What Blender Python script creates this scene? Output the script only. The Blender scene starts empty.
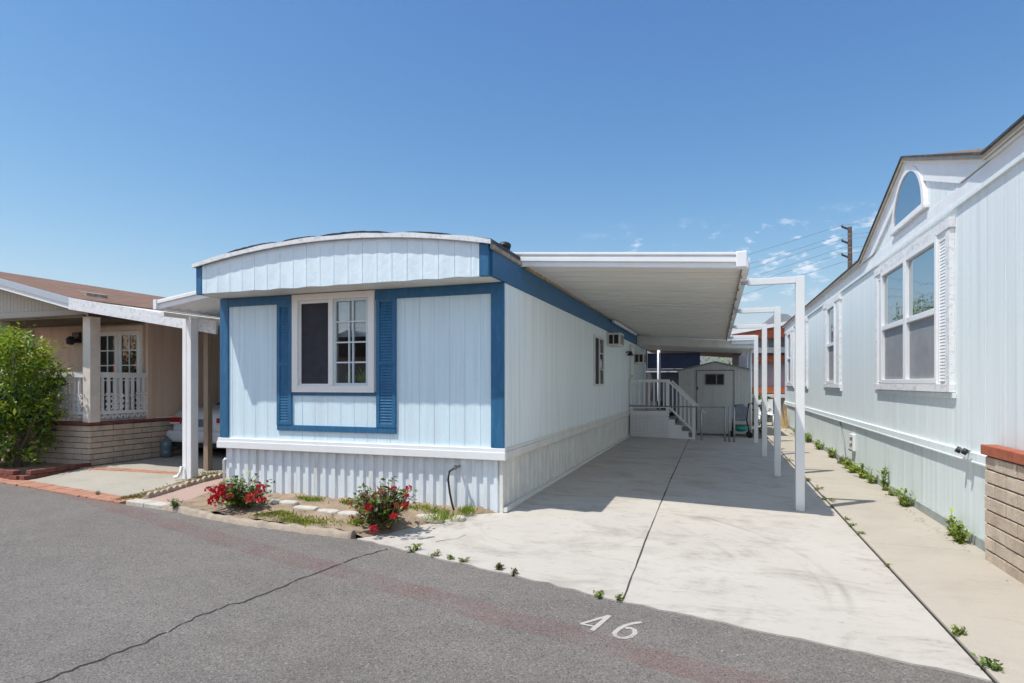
import bpy, bmesh, math, random
from mathutils import Vector, Matrix
random.seed(7)
R = math.radians
scene = bpy.context.scene
COL = scene.collection
uni = random.uniform

# ------------------------------------------------------------------ materials
def nodes(name):
    m = bpy.data.materials.new(name); m.use_nodes = True
    nt = m.node_tree; nt.nodes.clear()
    out = nt.nodes.new('ShaderNodeOutputMaterial')
    return m, nt, out
def N(nt, t, **kw):
    n = nt.nodes.new(t)
    for k, v in kw.items():
        if k.startswith('i_'): n.inputs[k[2:].replace('_', ' ')].default_value = v
        else: setattr(n, k, v)
    return n
def ramp(nt, src, stops):
    r = N(nt, 'ShaderNodeValToRGB')
    el = r.color_ramp.elements
    while len(el) < len(stops): el.new(.5)
    for e, (p, c) in zip(el, stops):
        e.position = p; e.color = (c, c, c, 1) if not isinstance(c, tuple) else (*c, 1)
    nt.links.new(src, r.inputs['Fac']); return r
def noise(nt, vec, scale, detail=4, rough=.55, stretch=None, dist=0):
    if stretch:
        mp = N(nt, 'ShaderNodeMapping'); mp.inputs['Scale'].default_value = stretch
        nt.links.new(vec, mp.inputs['Vector']); vec = mp.outputs['Vector']
    n = N(nt, 'ShaderNodeTexNoise'); n.inputs['Scale'].default_value = scale
    n.inputs['Detail'].default_value = detail; n.inputs['Roughness'].default_value = rough
    n.inputs['Distortion'].default_value = dist
    nt.links.new(vec, n.inputs['Vector']); return n.outputs['Fac']
def mixc(nt, fac, a, b, mode='MIX'):
    x = N(nt, 'ShaderNodeMix', data_type='RGBA', blend_type=mode)
    for s, v in ((x.inputs[0], fac), (x.inputs[6], a), (x.inputs[7], b)):
        if isinstance(v, (tuple, float, int)):
            s.default_value = (*v, 1) if isinstance(v, tuple) else v
        else: nt.links.new(v, s)
    return x.outputs[2]
def pmat(name, col, rough=.6, var=.12, vscale=3., dirt=None, dirt_amt=.0, dscale=1.2, streak=None,
         bump=.0, bscale=60., bstretch=None, metal=0., spec=.4, fine=0., fscale=200.):
    """general painted / weathered surface: broad tone variation, stains of another colour, fine grain and bump"""
    m, nt, out = nodes(name)
    pos = N(nt, 'ShaderNodeNewGeometry').outputs['Position']
    b = N(nt, 'ShaderNodeBsdfPrincipled'); b.inputs['Roughness'].default_value = rough
    b.inputs['Metallic'].default_value = metal; b.inputs['Specular IOR Level'].default_value = spec
    n1 = noise(nt, pos, vscale, 5, .6, streak)
    lo = tuple(c * (1 - var) for c in col); hi = tuple(min(1, c * (1 + var)) for c in col)
    r = ramp(nt, n1, [(.3, lo), (.7, hi)])
    c = r.outputs['Color']
    if dirt:
        d = ramp(nt, noise(nt, pos, dscale, 6, .65, streak), [(.5, 0.), (.75, 1.)])
        mu = N(nt, 'ShaderNodeMath', operation='MULTIPLY'); nt.links.new(d.outputs['Color'], mu.inputs[0]); mu.inputs[1].default_value = dirt_amt
        c = mixc(nt, mu.outputs[0], c, dirt)
    if fine:
        f = ramp(nt, noise(nt, pos, fscale, 2, .7), [(.3, 1 - fine), (.7, 1 + fine)])
        c = mixc(nt, 1., c, f.outputs['Color'], 'MULTIPLY')
    nt.links.new(c, b.inputs['Base Color'])
    if bump:
        bp = N(nt, 'ShaderNodeBump'); bp.inputs['Strength'].default_value = bump; bp.inputs['Distance'].default_value = .01
        nt.links.new(noise(nt, pos, bscale, 4, .6, bstretch), bp.inputs['Height'])
        nt.links.new(bp.outputs['Normal'], b.inputs['Normal'])
    nt.links.new(b.outputs[0], out.inputs[0]); return m
def S(r, g, b):
    f = lambda c: (c / 255 / 12.92) if c / 255 < .04045 else ((c / 255 + .055) / 1.055) ** 2.4
    return (f(r), f(g), f(b))
M = {}
GR = (5, 5, .35)
M['siding'] = pmat('pale_blue_white_siding', (.66, .81, .885), .55, .05, 2.5, (.56, .61, .64), .5, 1.8, (6, 6, .25), .5, 45, (3, 3, .5))
M['side_siding'] = pmat('weathered_white_siding', (.79, .86, .87), .6, .06, 2.5, (.55, .59, .57), .6, 1.6, (7, 7, .22), .35, 45, (3, 3, .5))
M['fascia'] = pmat('white_fascia_panel', (.72, .83, .89), .5, .05, 6, (.62, .65, .68), .4, 4, (1, 1, .6), .45, 16)
M['blue'] = pmat('blue_trim_paint', (.022, .125, .255), .5, .14, 5, (.06, .17, .28), .35, 5, (4, 4, 1), .35, 40)
M['white'] = pmat('white_paint', (.78, .79, .80), .45, .05, 3, (.6, .6, .58), .3, 3, None, .1, 60)
M['cream'] = pmat('cream_trim_paint', (.70, .69, .64), .5, .07, 3, (.50, .48, .42), .4, 2.5, None, .15, 50)
M['vinyl'] = pmat('white_vinyl', (.80, .78, .75), .4, .03, 3)
M['skirt'] = pmat('white_skirt_metal', (.70, .755, .80), .45, .06, 3, (.50, .47, .42), .7, 2.6, (4, 4, .5), .1, 30)
M['awn_under'] = pmat('awning_underside', (.77, .745, .69), .55, .04, 1.6, (.56, .51, .44), .5, 1.1, (.10, 4, 1), .0, 30)
M['awn_white'] = pmat('white_aluminium', (.82, .83, .84), .35, .04, 3, (.66, .65, .62), .3, 2.5)
M['rust'] = pmat('rusty_edge', (.30, .22, .15), .7, .3, 30, (.6, .58, .52), .8, 12)
M['tar'] = pmat('dark_roof_coating', (.055, .055, .06), .8, .35, 8, (.35, .35, .36), .5, 5, None, .6, 25)
M['black'] = pmat('black_plastic', (.02, .02, .022), .45, .1, 10)
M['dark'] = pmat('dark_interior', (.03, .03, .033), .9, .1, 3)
M['screen'] = pmat('insect_screen', (.032, .032, .042), .75, .25, 9, None, 0, 1, None, .4, 300)
M['screen_grey'] = pmat('grey_insect_screen', (.26, .27, .29), .5, .12, 4, (.36, .36, .37), .5, 3, None, .2, 300, spec=.5)
M['blind'] = pmat('window_blind', (.66, .70, .74), .6, .05, 3)
M['aqua'] = pmat('right_siding_paint', (.735, .80, .81), .55, .05, 2, (.56, .625, .64), .75, 1.5, (11, 11, .14), .35, 45, (3, 3, .5))
M['aqua_low'] = pmat('right_skirt_paint', (.68, .755, .755), .55, .06, 2, (.46, .52, .50), .65, 1.8, (6, 6, .2), .35, 45, (3, 3, .5))
M['whitewood'] = pmat('peeling_white_wood', (.76, .77, .78), .6, .05, 4, (.36, .35, .34), .75, 9, (2, 1, 2), .4, 60)
M['white_frieze'] = pmat('white_frieze_board', (.76, .79, .81), .55, .05, 3, (.6, .62, .63), .3, 4, None, .2, 30)
M['drip'] = pmat('tan_drip_edge', (.36, .31, .23), .6, .15, 8)
M['concrete_old'] = pmat('old_concrete_base', (.30, .33, .31), .85, .18, 6, (.16, .18, .16), .5, 4, None, .5, 60)
M['beige'] = pmat('beige_wall', (.70, .53, .42), .75, .06, 2, (.38, .28, .21), .4, 1.5, GR, .35, 60, (3, 3, .5))
M['beige_lt'] = pmat('cream_gable_board', (.50, .45, .39), .7, .07, 2, (.38, .33, .28), .4, 2, GR, .3, 50, (3, 3, .5))
M['post_cream'] = pmat('cream_porch_post', (.72, .65, .58), .6, .07, 5, (.45, .38, .32), .4, 6)
M['redcap'] = pmat('red_brick_cap', (.20, .07, .05), .8, .25, 8, (.10, .05, .04), .5, 9, None, .5, 60)
M['redcap2'] = pmat('orange_red_brick_cap', (.36, .105, .055), .8, .2, 9, (.25, .10, .07), .4, 9, None, .5, 70)
M['block'] = pmat('buff_slump_block', (.58, .455, .355), .85, .2, 4, (.27, .20, .16), .6, 8, None, .8, 40, fine=.15, fscale=120)
M['block2'] = pmat('pale_slump_block', (.54, .445, .345), .85, .2, 4, (.34, .29, .245), .6, 10, None, .9, 55, fine=.18, fscale=160)
M['mortar'] = pmat('dark_mortar', (.12, .09, .075), .9, .2, 20, None, 0, 1, None, .4, 80)
M['stone'] = pmat('white_edging_stone', (.50, .47, .41), .85, .15, 12, (.38, .34, .28), .6, 14, None, .7, 60)
M['galv2'] = pmat('grey_grit', (.30, .28, .26), .9, .3, 60)
M['edging'] = pmat('tan_scalloped_edging', (.40, .33, .25), .85, .2, 12, (.22, .17, .13), .5, 10, None, .7, 60)
M['curb'] = pmat('concrete_curb', (.36, .30, .235), .88, .18, 8, (.2, .16, .12), .6, 7, None, .9, 60, fine=.15)
M['wood'] = pmat('weathered_wood_post', (.30, .23, .17), .8, .2, 6, (.18, .13, .1), .6, 6, (6, 6, .6), .5, 60, (4, 4, .5))
M['polewood'] = pmat('utility_pole_wood', (.07, .05, .04), .85, .2, 6)
M['shed'] = pmat('grey_shed_metal', (.60, .61, .60), .5, .06, 3, (.28, .28, .27), .4, 3)
M['grey'] = pmat('grey_metal', (.22, .23, .24), .45, .15, 8, metal=.5)
M['galv'] = pmat('galvanised_pipe', (.42, .43, .44), .4, .15, 12, metal=.6)
M['navy'] = pmat('dark_blue_tarp', (.018, .024, .05), .7, .2, 3, None, 0, 1, None, .6, 6)
M['brown'] = pmat('brown_soffit', (.16, .11, .08), .8, .2, 2, (.26, .18, .1), .4, 2)
M['orange'] = pmat('orange_wood_fascia', (.50, .135, .05), .65, .2, 5, (.28, .1, .06), .5, 4, (1, 3, 3))
M['tanwood'] = pmat('tan_planks', (.48, .34, .17), .75, .25, 8)
M['greywall'] = pmat('far_grey_siding', (.50, .51, .54), .6, .06, 2)
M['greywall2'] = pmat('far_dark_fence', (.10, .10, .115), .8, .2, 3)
M['shingle'] = None
M['carpaint'] = pmat('silver_car_paint', (.62, .64, .68), .3, .03, 3, metal=.15, spec=.6)
M['rubber'] = pmat('tyre_rubber', (.015, .015, .016), .8, .1, 10)
M['taillight'] = pmat('red_tail_lamp', (.30, .012, .015), .2, .05, 10, spec=.7)
M['lens'] = pmat('clear_lamp_lens', (.65, .6, .58), .15, .05, 10, spec=.7)
M['plate'] = pmat('licence_plate_blank', (.13, .16, .2), .4, .2, 30)
M['teal'] = pmat('teal_cloth', (.03, .34, .27), .8, .2, 12)
M['fabric'] = pmat('grey_blue_fabric', (.20, .23, .27), .8, .2, 8)
M['numpaint'] = None
M['dirt'] = pmat('garden_soil', (.27, .20, .14), .95, .3, 5, (.38, .30, .22), .6, 9, None, 1., 50, fine=.3, fscale=90)
M['yard'] = pmat('bare_earth', (.16, .13, .105), .95, .3, 2, (.28, .24, .19), .5, 1.1, None, .6, 30, fine=.2, fscale=60)
M['sky_strip'] = None

def asphalt():
    m, nt, out = nodes('aged_asphalt')
    pos = N(nt, 'ShaderNodeNewGeometry').outputs['Position']
    b = N(nt, 'ShaderNodeBsdfPrincipled'); b.inputs['Roughness'].default_value = .85; b.inputs['Specular IOR Level'].default_value = .3
    big = ramp(nt, noise(nt, pos, .55, 5, .6), [(.3, (.156, .141, .128)), (.7, (.190, .173, .158))])
    c = big.outputs['Color']
    pat = ramp(nt, noise(nt, pos, 2.2, 6, .7, (1, 1.6, 1)), [(.40, .92), (.62, 1.04)])
    c = mixc(nt, 1., c, pat.outputs['Color'], 'MULTIPLY')
    oil = ramp(nt, noise(nt, pos, 1.3, 5, .6), [(.64, 1.), (.74, .72)])
    c = mixc(nt, 1., c, oil.outputs['Color'], 'MULTIPLY')
    g1 = ramp(nt, noise(nt, pos, 95, 3, .85), [(.30, .45), (.5, 1.), (.70, 1.6)])
    c = mixc(nt, 1., c, g1.outputs['Color'], 'MULTIPLY')
    v = N(nt, 'ShaderNodeTexVoronoi'); v.inputs['Scale'].default_value = 110; nt.links.new(pos, v.inputs['Vector'])
    sp = N(nt, 'ShaderNodeSeparateColor'); nt.links.new(v.outputs['Color'], sp.inputs[0])
    pick = ramp(nt, sp.outputs[0], [(.95, 0.), (.985, .8)])
    c = mixc(nt, pick.outputs['Color'], c, (.30, .27, .25))
    pickd = ramp(nt, sp.outputs[1], [(.84, 0.), (.93, .75)])
    c = mixc(nt, pickd.outputs['Color'], c, (.07, .067, .066))
    nt.links.new(c, b.inputs['Base Color'])
    bp = N(nt, 'ShaderNodeBump'); bp.inputs['Strength'].default_value = .8; bp.inputs['Distance'].default_value = .008
    nt.links.new(noise(nt, pos, 80, 4, .7), bp.inputs['Height']); nt.links.new(bp.outputs[0], b.inputs['Normal'])
    nt.links.new(b.outputs[0], out.inputs[0]); return m
M['asphalt'] = asphalt()
def concrete(name, lo, hi, stain, amt, s2=.8):
    m, nt, out = nodes(name)
    pos = N(nt, 'ShaderNodeNewGeometry').outputs['Position']
    b = N(nt, 'ShaderNodeBsdfPrincipled'); b.inputs['Roughness'].default_value = .8; b.inputs['Specular IOR Level'].default_value = .3
    c = ramp(nt, noise(nt, pos, .9, 6, .62), [(.3, lo), (.7, hi)]).outputs['Color']
    st = ramp(nt, noise(nt, pos, s2*1.6, 8, .75, (1., 1.7, 1), .5), [(.50, 0.), (.76, amt)])
    c = mixc(nt, st.outputs['Color'], c, stain)
    sp_ = ramp(nt, noise(nt, pos, 6., 6, .75, (1., 2.2, 1), .4), [(.56, 0.), (.74, amt*.7)])
    c = mixc(nt, sp_.outputs['Color'], c, tuple(x * .8 for x in stain))
    # scuffs: thin wavy dark marks
    sc = ramp(nt, noise(nt, pos, 2.3, 8, .75, (.8, 3.2, 1), 1.6), [(.60, 0.), (.67, amt * .6), (.74, 0.)])
    c = mixc(nt, sc.outputs['Color'], c, tuple(x * .55 for x in stain))
    # tyre sweeps: portions of large rings
    for (cx, cy, rad, wid, k) in ((-1.82, 5.03, 2.735, .045, .34), (-1.80, 5.0, 2.58, .03, .2), (-2.3, 4.9, 2.55, .045, .18), (-1.6, 6.3, .9, .03, .15)):
        vm = N(nt, 'ShaderNodeVectorMath', operation='DISTANCE'); nt.links.new(pos, vm.inputs[0]); vm.inputs[1].default_value = (cx, cy, 0)
        d = N(nt, 'ShaderNodeMath', operation='SUBTRACT'); nt.links.new(vm.outputs['Value'], d.inputs[0]); d.inputs[1].default_value = rad
        a = N(nt, 'ShaderNodeMath', operation='ABSOLUTE'); nt.links.new(d.outputs[0], a.inputs[0])
        rr = ramp(nt, a.outputs[0], [(0., k), (wid, 0.)])
        br = ramp(nt, noise(nt, pos, 1.1, 3, .6), [(.45, 0.), (.62, 1.)])
        mm = N(nt, 'ShaderNodeMath', operation='MULTIPLY'); nt.links.new(rr.outputs[0], mm.inputs[0]); nt.links.new(br.outputs[0], mm.inputs[1])
        c = mixc(nt, mm.outputs[0], c, (.10, .10, .10))
    g = ramp(nt, noise(nt, pos, 140, 3, .7), [(.3, .93), (.7, 1.06)])
    c = mixc(nt, 1., c, g.outputs['Color'], 'MULTIPLY')
    nt.links.new(c, b.inputs['Base Color'])
    bp = N(nt, 'ShaderNodeBump'); bp.inputs['Strength'].default_value = .25; bp.inputs['Distance'].default_value = .006
    nt.links.new(noise(nt, pos, 60, 5, .7), bp.inputs['Height']); nt.links.new(bp.outputs[0], b.inputs['Normal'])
    nt.links.new(b.outputs[0], out.inputs[0]); return m
M['drive'] = concrete('driveway_concrete', (.435, .404, .366), (.490, .457, .417), (.25, .215, .18), .85)
M['walk'] = concrete('sidewalk_concrete', (.385, .348, .295), (.435, .395, .335), (.29, .25, .205), .5)
M['slab'] = concrete('neighbour_slab_concrete', (.34, .315, .27), (.40, .37, .32), (.25, .22, .19), .5)
M['pink'] = concrete('pinkish_paving', (.38, .27, .23), (.45, .33, .29), (.30, .22, .19), .6)
M['ribbon'] = pmat('terracotta_brick_ribbon', (.40, .20, .135), .85, .2, 7, (.28, .18, .14), .5, 8, None, .6, 60, fine=.15)
M['crack'] = pmat('crack_dark', (.045, .042, .04), .95, .2, 9)  # dark colour of the road crack itself
M['jointfill'] = pmat('joint_filler', (.06, .055, .05), .95, .3, 9)

def worn(name, col, thr, sc, rough=.8):
    m, nt, out = nodes(name)
    pos = N(nt, 'ShaderNodeNewGeometry').outputs['Position']
    b = N(nt, 'ShaderNodeBsdfPrincipled'); b.inputs['Roughness'].default_value = rough; b.inputs['Base Color'].default_value = (*col, 1)
    t = N(nt, 'ShaderNodeBsdfTransparent'); mx = N(nt, 'ShaderNodeMixShader')
    a = noise(nt, pos, sc, 4, .75); a2 = noise(nt, pos, 2.0, 4, .6)
    ad = N(nt, 'ShaderNodeMath', operation='ADD'); nt.links.new(a, ad.inputs[0]); nt.links.new(a2, ad.inputs[1])
    r = ramp(nt, ad.outputs[0], [(thr[0], 0.), (thr[1], thr[2])])
    # ad goes 0..2 -> halve by ramp positions chosen on a 0..1 clamp
    hv = N(nt, 'ShaderNodeMath', operation='MULTIPLY'); hv.inputs[1].default_value = .5
    nt.links.new(ad.outputs[0], hv.inputs[0]); nt.links.new(hv.outputs[0], r.inputs['Fac'])
    nt.links.new(r.outputs[0], mx.inputs[0]); nt.links.new(t.outputs[0], mx.inputs[1]); nt.links.new(b.outputs[0], mx.inputs[2])
    nt.links.new(mx.outputs[0], out.inputs[0]); return m
M['redline'] = worn('faded_red_paint', (.29, .14, .135), (.36, .62, .27), 38)
M['numpaint'] = worn('worn_white_paint', (.47, .44, .40), (.34, .50, .9), 55)

def shingle(name, c1, c2, rot=False):
    m, nt, out = nodes(name)
    pos = N(nt, 'ShaderNodeNewGeometry').outputs['Position']
    mp = N(nt, 'ShaderNodeMapping')
    mp.inputs['Rotation'].default_value = (0, 0, R(90)) if rot else (0, 0, 0)
    nt.links.new(pos, mp.inputs[0])
    br = N(nt, 'ShaderNodeTexBrick'); br.inputs['Scale'].default_value = 1.
    br.inputs['Brick Width'].default_value = .3; br.inputs['Row Height'].default_value = .14; br.inputs['Mortar Size'].default_value = .006
    br.inputs['Color1'].default_value = (*c1, 1); br.inputs['Color2'].default_value = (*c2, 1); br.inputs['Mortar'].default_value = (.04, .03, .025, 1)
    nt.links.new(mp.outputs[0], br.inputs['Vector'])
    b = N(nt, 'ShaderNodeBsdfPrincipled'); b.inputs['Roughness'].default_value = .9; b.inputs['Specular IOR Level'].default_value = .2
    f = ramp(nt, noise(nt, pos, 60, 4, .7), [(.3, .7), (.7, 1.3)])
    c = mixc(nt, 1., br.outputs['Color'], f.outputs['Color'], 'MULTIPLY')
    nt.links.new(c, b.inputs['Base Color']); nt.links.new(b.outputs[0], out.inputs[0]); return m
M['shingle'] = shingle('brown_shingle', (.25, .15, .108), (.20, .12, .088), True)
M['shingle2'] = shingle('tan_brown_shingle', (.26, .17, .115), (.17, .11, .08))

def glass_solid(name, col, ior, rough=.02):
    m, nt, out = nodes(name)
    pos = N(nt, 'ShaderNodeNewGeometry').outputs['Position']
    b = N(nt, 'ShaderNodeBsdfPrincipled'); b.inputs['Roughness'].default_value = rough; b.inputs['IOR'].default_value = ior
    b.inputs['Base Color'].default_value = (*col, 1)
    bp = N(nt, 'ShaderNodeBump'); bp.inputs['Strength'].default_value = .04; bp.inputs['Distance'].default_value = .05
    nt.links.new(noise(nt, pos, 2.5, 2, .5), bp.inputs['Height']); nt.links.new(bp.outputs[0], b.inputs['Normal'])
    nt.links.new(b.outputs[0], out.inputs[0]); return m
M['glass_dark'] = glass_solid('dark_window_glass', (.012, .016, .02), 1.6)
def glass_coated(name, fac):
    m, nt, out = nodes(name)
    pos = N(nt, 'ShaderNodeNewGeometry').outputs['Position']
    d = N(nt, 'ShaderNodeBsdfDiffuse'); d.inputs['Color'].default_value = (.03, .04, .05, 1)
    g = N(nt, 'ShaderNodeBsdfGlossy'); g.inputs['Roughness'].default_value = .02; g.inputs['Color'].default_value = (.86, .93, .97, 1)
    bp = N(nt, 'ShaderNodeBump'); bp.inputs['Strength'].default_value = .05; bp.inputs['Distance'].default_value = .05
    nt.links.new(noise(nt, pos, 3, 2, .5), bp.inputs['Height']); nt.links.new(bp.outputs[0], g.inputs['Normal'])
    mx = N(nt, 'ShaderNodeMixShader'); mx.inputs[0].default_value = fac
    nt.links.new(d.outputs[0], mx.inputs[1]); nt.links.new(g.outputs[0], mx.inputs[2]); nt.links.new(mx.outputs[0], out.inputs[0]); return m
M['glass_blue'] = glass_coated('sky_reflecting_glass', .62)
def glass_thin(name, k=1.0, tint=(.93, .96, .97)):
    m, nt, out = nodes(name)
    g = N(nt, 'ShaderNodeBsdfGlossy'); g.inputs['Roughness'].default_value = .01
    t = N(nt, 'ShaderNodeBsdfTransparent'); t.inputs['Color'].default_value = (*tint, 1)
    fr = N(nt, 'ShaderNodeFresnel'); fr.inputs['IOR'].default_value = 1.65
    mx = N(nt, 'ShaderNodeMixShader'); nt.links.new(fr.outputs[0], mx.inputs[0])
    nt.links.new(t.outputs[0], mx.inputs[1]); nt.links.new(g.outputs[0], mx.inputs[2]); nt.links.new(mx.outputs[0], out.inputs[0]); return m
M['glass_thin'] = glass_thin('clear_window_glass')
M['jug'] = glass_solid('blue_water_jug', (.10, .14, .17), 1.5, .1)

def leafmat(name, c, tr=.35, var=.25):
    m, nt, out = nodes(name)
    pos = N(nt, 'ShaderNodeNewGeometry').outputs['Position']
    col = ramp(nt, noise(nt, pos, 9, 3, .6), [(.3, tuple(x * (1 - var) for x in c)), (.7, tuple(x * (1 + var) for x in c))]).outputs[0]
    b = N(nt, 'ShaderNodeBsdfPrincipled'); b.inputs['Roughness'].default_value = .45; b.inputs['Specular IOR Level'].default_value = .45
    nt.links.new(col, b.inputs['Base Color'])
    t = N(nt, 'ShaderNodeBsdfTranslucent'); nt.links.new(col, t.inputs['Color'])
    mx = N(nt, 'ShaderNodeMixShader'); mx.inputs[0].default_value = tr
    nt.links.new(b.outputs[0], mx.inputs[1]); nt.links.new(t.outputs[0], mx.inputs[2]); nt.links.new(mx.outputs[0], out.inputs[0]); return m
M['leaf1'] = leafmat('bright_yellow_green_leaf', (.34, .43, .03))
M['leaf2'] = leafmat('mid_green_leaf', (.14, .24, .026))
M['leaf3'] = leafmat('deep_green_leaf', (.04, .09, .016))
M['leaf4'] = leafmat('dull_olive_leaf', (.14, .15, .045))
M['leaf5'] = leafmat('reddish_brown_leaf', (.19, .085, .05))
M['drygrass'] = leafmat('dry_grass', (.26, .20, .09))
M['grass'] = leafmat('yellow_green_grass', (.22, .25, .04))
M['petal'] = leafmat('red_petal', (.50, .012, .022), .25, .3)
M['petal2'] = leafmat('faded_red_petal', (.42, .07, .05), .25, .3)
M['stem'] = pmat('brown_stem', (.12, .085, .05), .8, .2, 10)
M['bark'] = pmat('tree_bark', (.12, .09, .065), .85, .3, 12, None, 0, 1, None, .6, 40)

# ------------------------------------------------------------------ mesh builder
ROOT = {}
class MB:
    def __init__(s, T=None): s.v = []; s.f = []; s.m = []; s.s = []; s.T = T
    def P(s, p): s.v.append(tuple(s.T(*p)) if s.T else tuple(p)); return len(s.v) - 1
    def F(s, ids, m=0, sm=False): s.f.append(tuple(ids)); s.m.append(m); s.s.append(sm)
    def box(s, x0, x1, y0, y1, z0, z1, m=0):
        i = [s.P(p) for p in ((x0,y0,z0),(x1,y0,z0),(x1,y1,z0),(x0,y1,z0),(x0,y0,z1),(x1,y0,z1),(x1,y1,z1),(x0,y1,z1))]
        for q in ((0,3,2,1),(4,5,6,7),(0,1,5,4),(1,2,6,5),(2,3,7,6),(3,0,4,7)): s.F([i[k] for k in q], m)
    def bar(s, a, b, w, h, m=0, up=(0,0,1)):
        a = Vector(a); b = Vector(b); d = (b - a).normalized(); u = Vector(up)
        r = d.cross(u).normalized(); u = r.cross(d).normalized()
        i = []
        for p in (a, b):
            for (x, y) in ((-1,-1),(1,-1),(1,1),(-1,1)): i.append(s.P(p + r * x * w / 2 + u * y * h / 2))
        for q in ((3,2,1,0),(4,5,6,7),(0,1,5,4),(1,2,6,5),(2,3,7,6),(3,0,4,7)): s.F([i[k] for k in q], m)
    def tube(s, pts, rad, n=8, m=0, cap=True):
        pts = [Vector(p) for p in pts]; rads = rad if isinstance(rad, (list, tuple)) else [rad] * len(pts)
        rings = []; ref = Vector((.13, .37, .92))
        for k, p in enumerate(pts):
            d = (pts[min(k + 1, len(pts) - 1)] - pts[max(k - 1, 0)])
            d = d.normalized() if d.length > 1e-9 else Vector((0, 0, 1))
            r = d.cross(ref)
            if r.length < .05: r = d.cross(Vector((1, 0, 0)))
            r.normalize(); u = r.cross(d)
            rings.append([s.P(p + (r * math.cos(2*math.pi*j/n) + u * math.sin(2*math.pi*j/n)) * rads[k]) for j in range(n)])
        for a, b in zip(rings, rings[1:]):
            for j in range(n): s.F((a[j], a[(j+1) % n], b[(j+1) % n], b[j]), m, True)
        if cap: s.F(rings[0][::-1], m); s.F(rings[-1], m)
    def prism(s, poly, ax, a0, a1, m=0):
        def pt(p, a):
            return {'x': (a, p[0], p[1]), 'y': (p[0], a, p[1]), 'z': (p[0], p[1], a)}[ax]
        A = [s.P(pt(p, a0)) for p in poly]; B = [s.P(pt(p, a1)) for p in poly]; n = len(poly)
        s.F(A[::-1], m); s.F(B, m)
        for k in range(n): s.F((A[k], A[(k+1) % n], B[(k+1) % n], B[k]), m)
    def panel(s, prof, z0, z1, back=.03, m=0):
        """prof: list of (a, d): a along the wall, d outward depth; z0/z1 numbers or functions of a. coords (a,d,z)"""
        f0 = z0 if callable(z0) else (lambda a: z0); f1 = z1 if callable(z1) else (lambda a: z1)
        q = []
        for a, d in prof: q.append([s.P((a, d, f0(a))), s.P((a, d, f1(a))), s.P((a, -back, f0(a))), s.P((a, -back, f1(a)))])
        for u, w in zip(q, q[1:]):
            s.F((u[0], w[0], w[1], u[1]), m); s.F((u[3], w[3], w[2], u[2]), m)
            s.F((u[1], w[1], w[3], u[3]), m); s.F((u[2], w[2], w[0], u[0]), m)
        s.F((q[0][0], q[0][1], q[0][3], q[0][2]), m); s.F((q[-1][2], q[-1][3], q[-1][1], q[-1][0]), m)
    def ball(s, c, r, m=0, n=8, sq=(1,1,1), jit=0.):
        rings = []
        for i in range(1, n):
            t = math.pi * i / n
            rings.append([s.P((c[0] + sq[0]*r*math.sin(t)*math.cos(2*math.pi*j/n)*(1+uni(-jit,jit)), c[1] + sq[1]*r*math.sin(t)*math.sin(2*math.pi*j/n)*(1+uni(-jit,jit)), c[2] + sq[2]*r*math.cos(t))) for j in range(n)])
        a = s.P((c[0], c[1], c[2] + sq[2]*r)); b = s.P((c[0], c[1], c[2] - sq[2]*r))
        for j in range(n):
            s.F((a, rings[0][j], rings[0][(j+1) % n]), m, True); s.F((b, rings[-1][(j+1) % n], rings[-1][j]), m, True)
        for u, w in zip(rings, rings[1:]):
            for j in range(n): s.F((u[j], w[j], w[(j+1) % n], u[(j+1) % n]), m, True)
    def leaf(s, p, d, up, L, W, m=0):
        """a folded, pointed leaf: two triangles pairs along direction d"""
        d = d.normalized(); r = d.cross(up)
        if r.length < .01: r = Vector((1, 0, 0))
        r.normalize(); n = r.cross(d)
        a = s.P(p); b = s.P(p + d*L*.45 + r*W*.5 + n*W*.12); c = s.P(p + d*L); e = s.P(p + d*L*.45 - r*W*.5 + n*W*.12)
        s.F((a, b, c), m); s.F((a, c, e), m)
    def build(s, name, mats, parent=None, bevel=0., recalc=True, **kw):
        me = bpy.data.meshes.new(name)
        if parent is not None: off = Vector(ROOT[parent.name])
        else:
            xs = [v[0] for v in s.v]; ys = [v[1] for v in s.v]; zs = [v[2] for v in s.v]
            off = Vector(((min(xs)+max(xs))/2, (min(ys)+max(ys))/2, min(zs)))
        me.from_pydata([(v[0]-off.x, v[1]-off.y, v[2]-off.z) for v in s.v], [], s.f)
        for p, m, sm in zip(me.polygons, s.m, s.s): p.material_index = m; p.use_smooth = sm
        if recalc:
            bm = bmesh.new(); bm.from_mesh(me); bmesh.ops.recalc_face_normals(bm, faces=bm.faces); bm.to_mesh(me); bm.free()
        for mm in (mats if isinstance(mats, (list, tuple)) else [mats]): me.materials.append(mm if not isinstance(mm, str) else M[mm])
        o = bpy.data.objects.new(name, me); COL.objects.link(o)
        if parent is not None: o.parent = parent
        else: o.location = off
        ROOT[o.name] = off
        if bevel:
            b = o.modifiers.new('bevel', 'BEVEL'); b.width = bevel; b.segments = 2; b.limit_method = 'ANGLE'; b.angle_limit = R(40)
        for k, v in kw.items(): o[k] = v
        return o
def thing(name, label, cat, loc, group=None):
    o = bpy.data.objects.new(name, None); COL.objects.link(o); o.location = loc; o.empty_display_size = .2
    ROOT[o.name] = Vector(loc); o['label'] = label; o['category'] = cat
    if group: o['group'] = group
    return o
def tag(o, label, cat, group=None):
    o['label'] = label; o['category'] = cat
    if group: o['group'] = group
    return o
def copy_tree(o, loc, label=None):
    r = o.copy(); COL.objects.link(r); r.location = loc; ROOT[r.name] = Vector(loc)
    if label: r['label'] = label
    for ch in list(o.children):
        c = ch.copy(); COL.objects.link(c); c.parent = r
        for g in list(ch.children):
            d = g.copy(); COL.objects.link(d); d.parent = c
    return r
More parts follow.
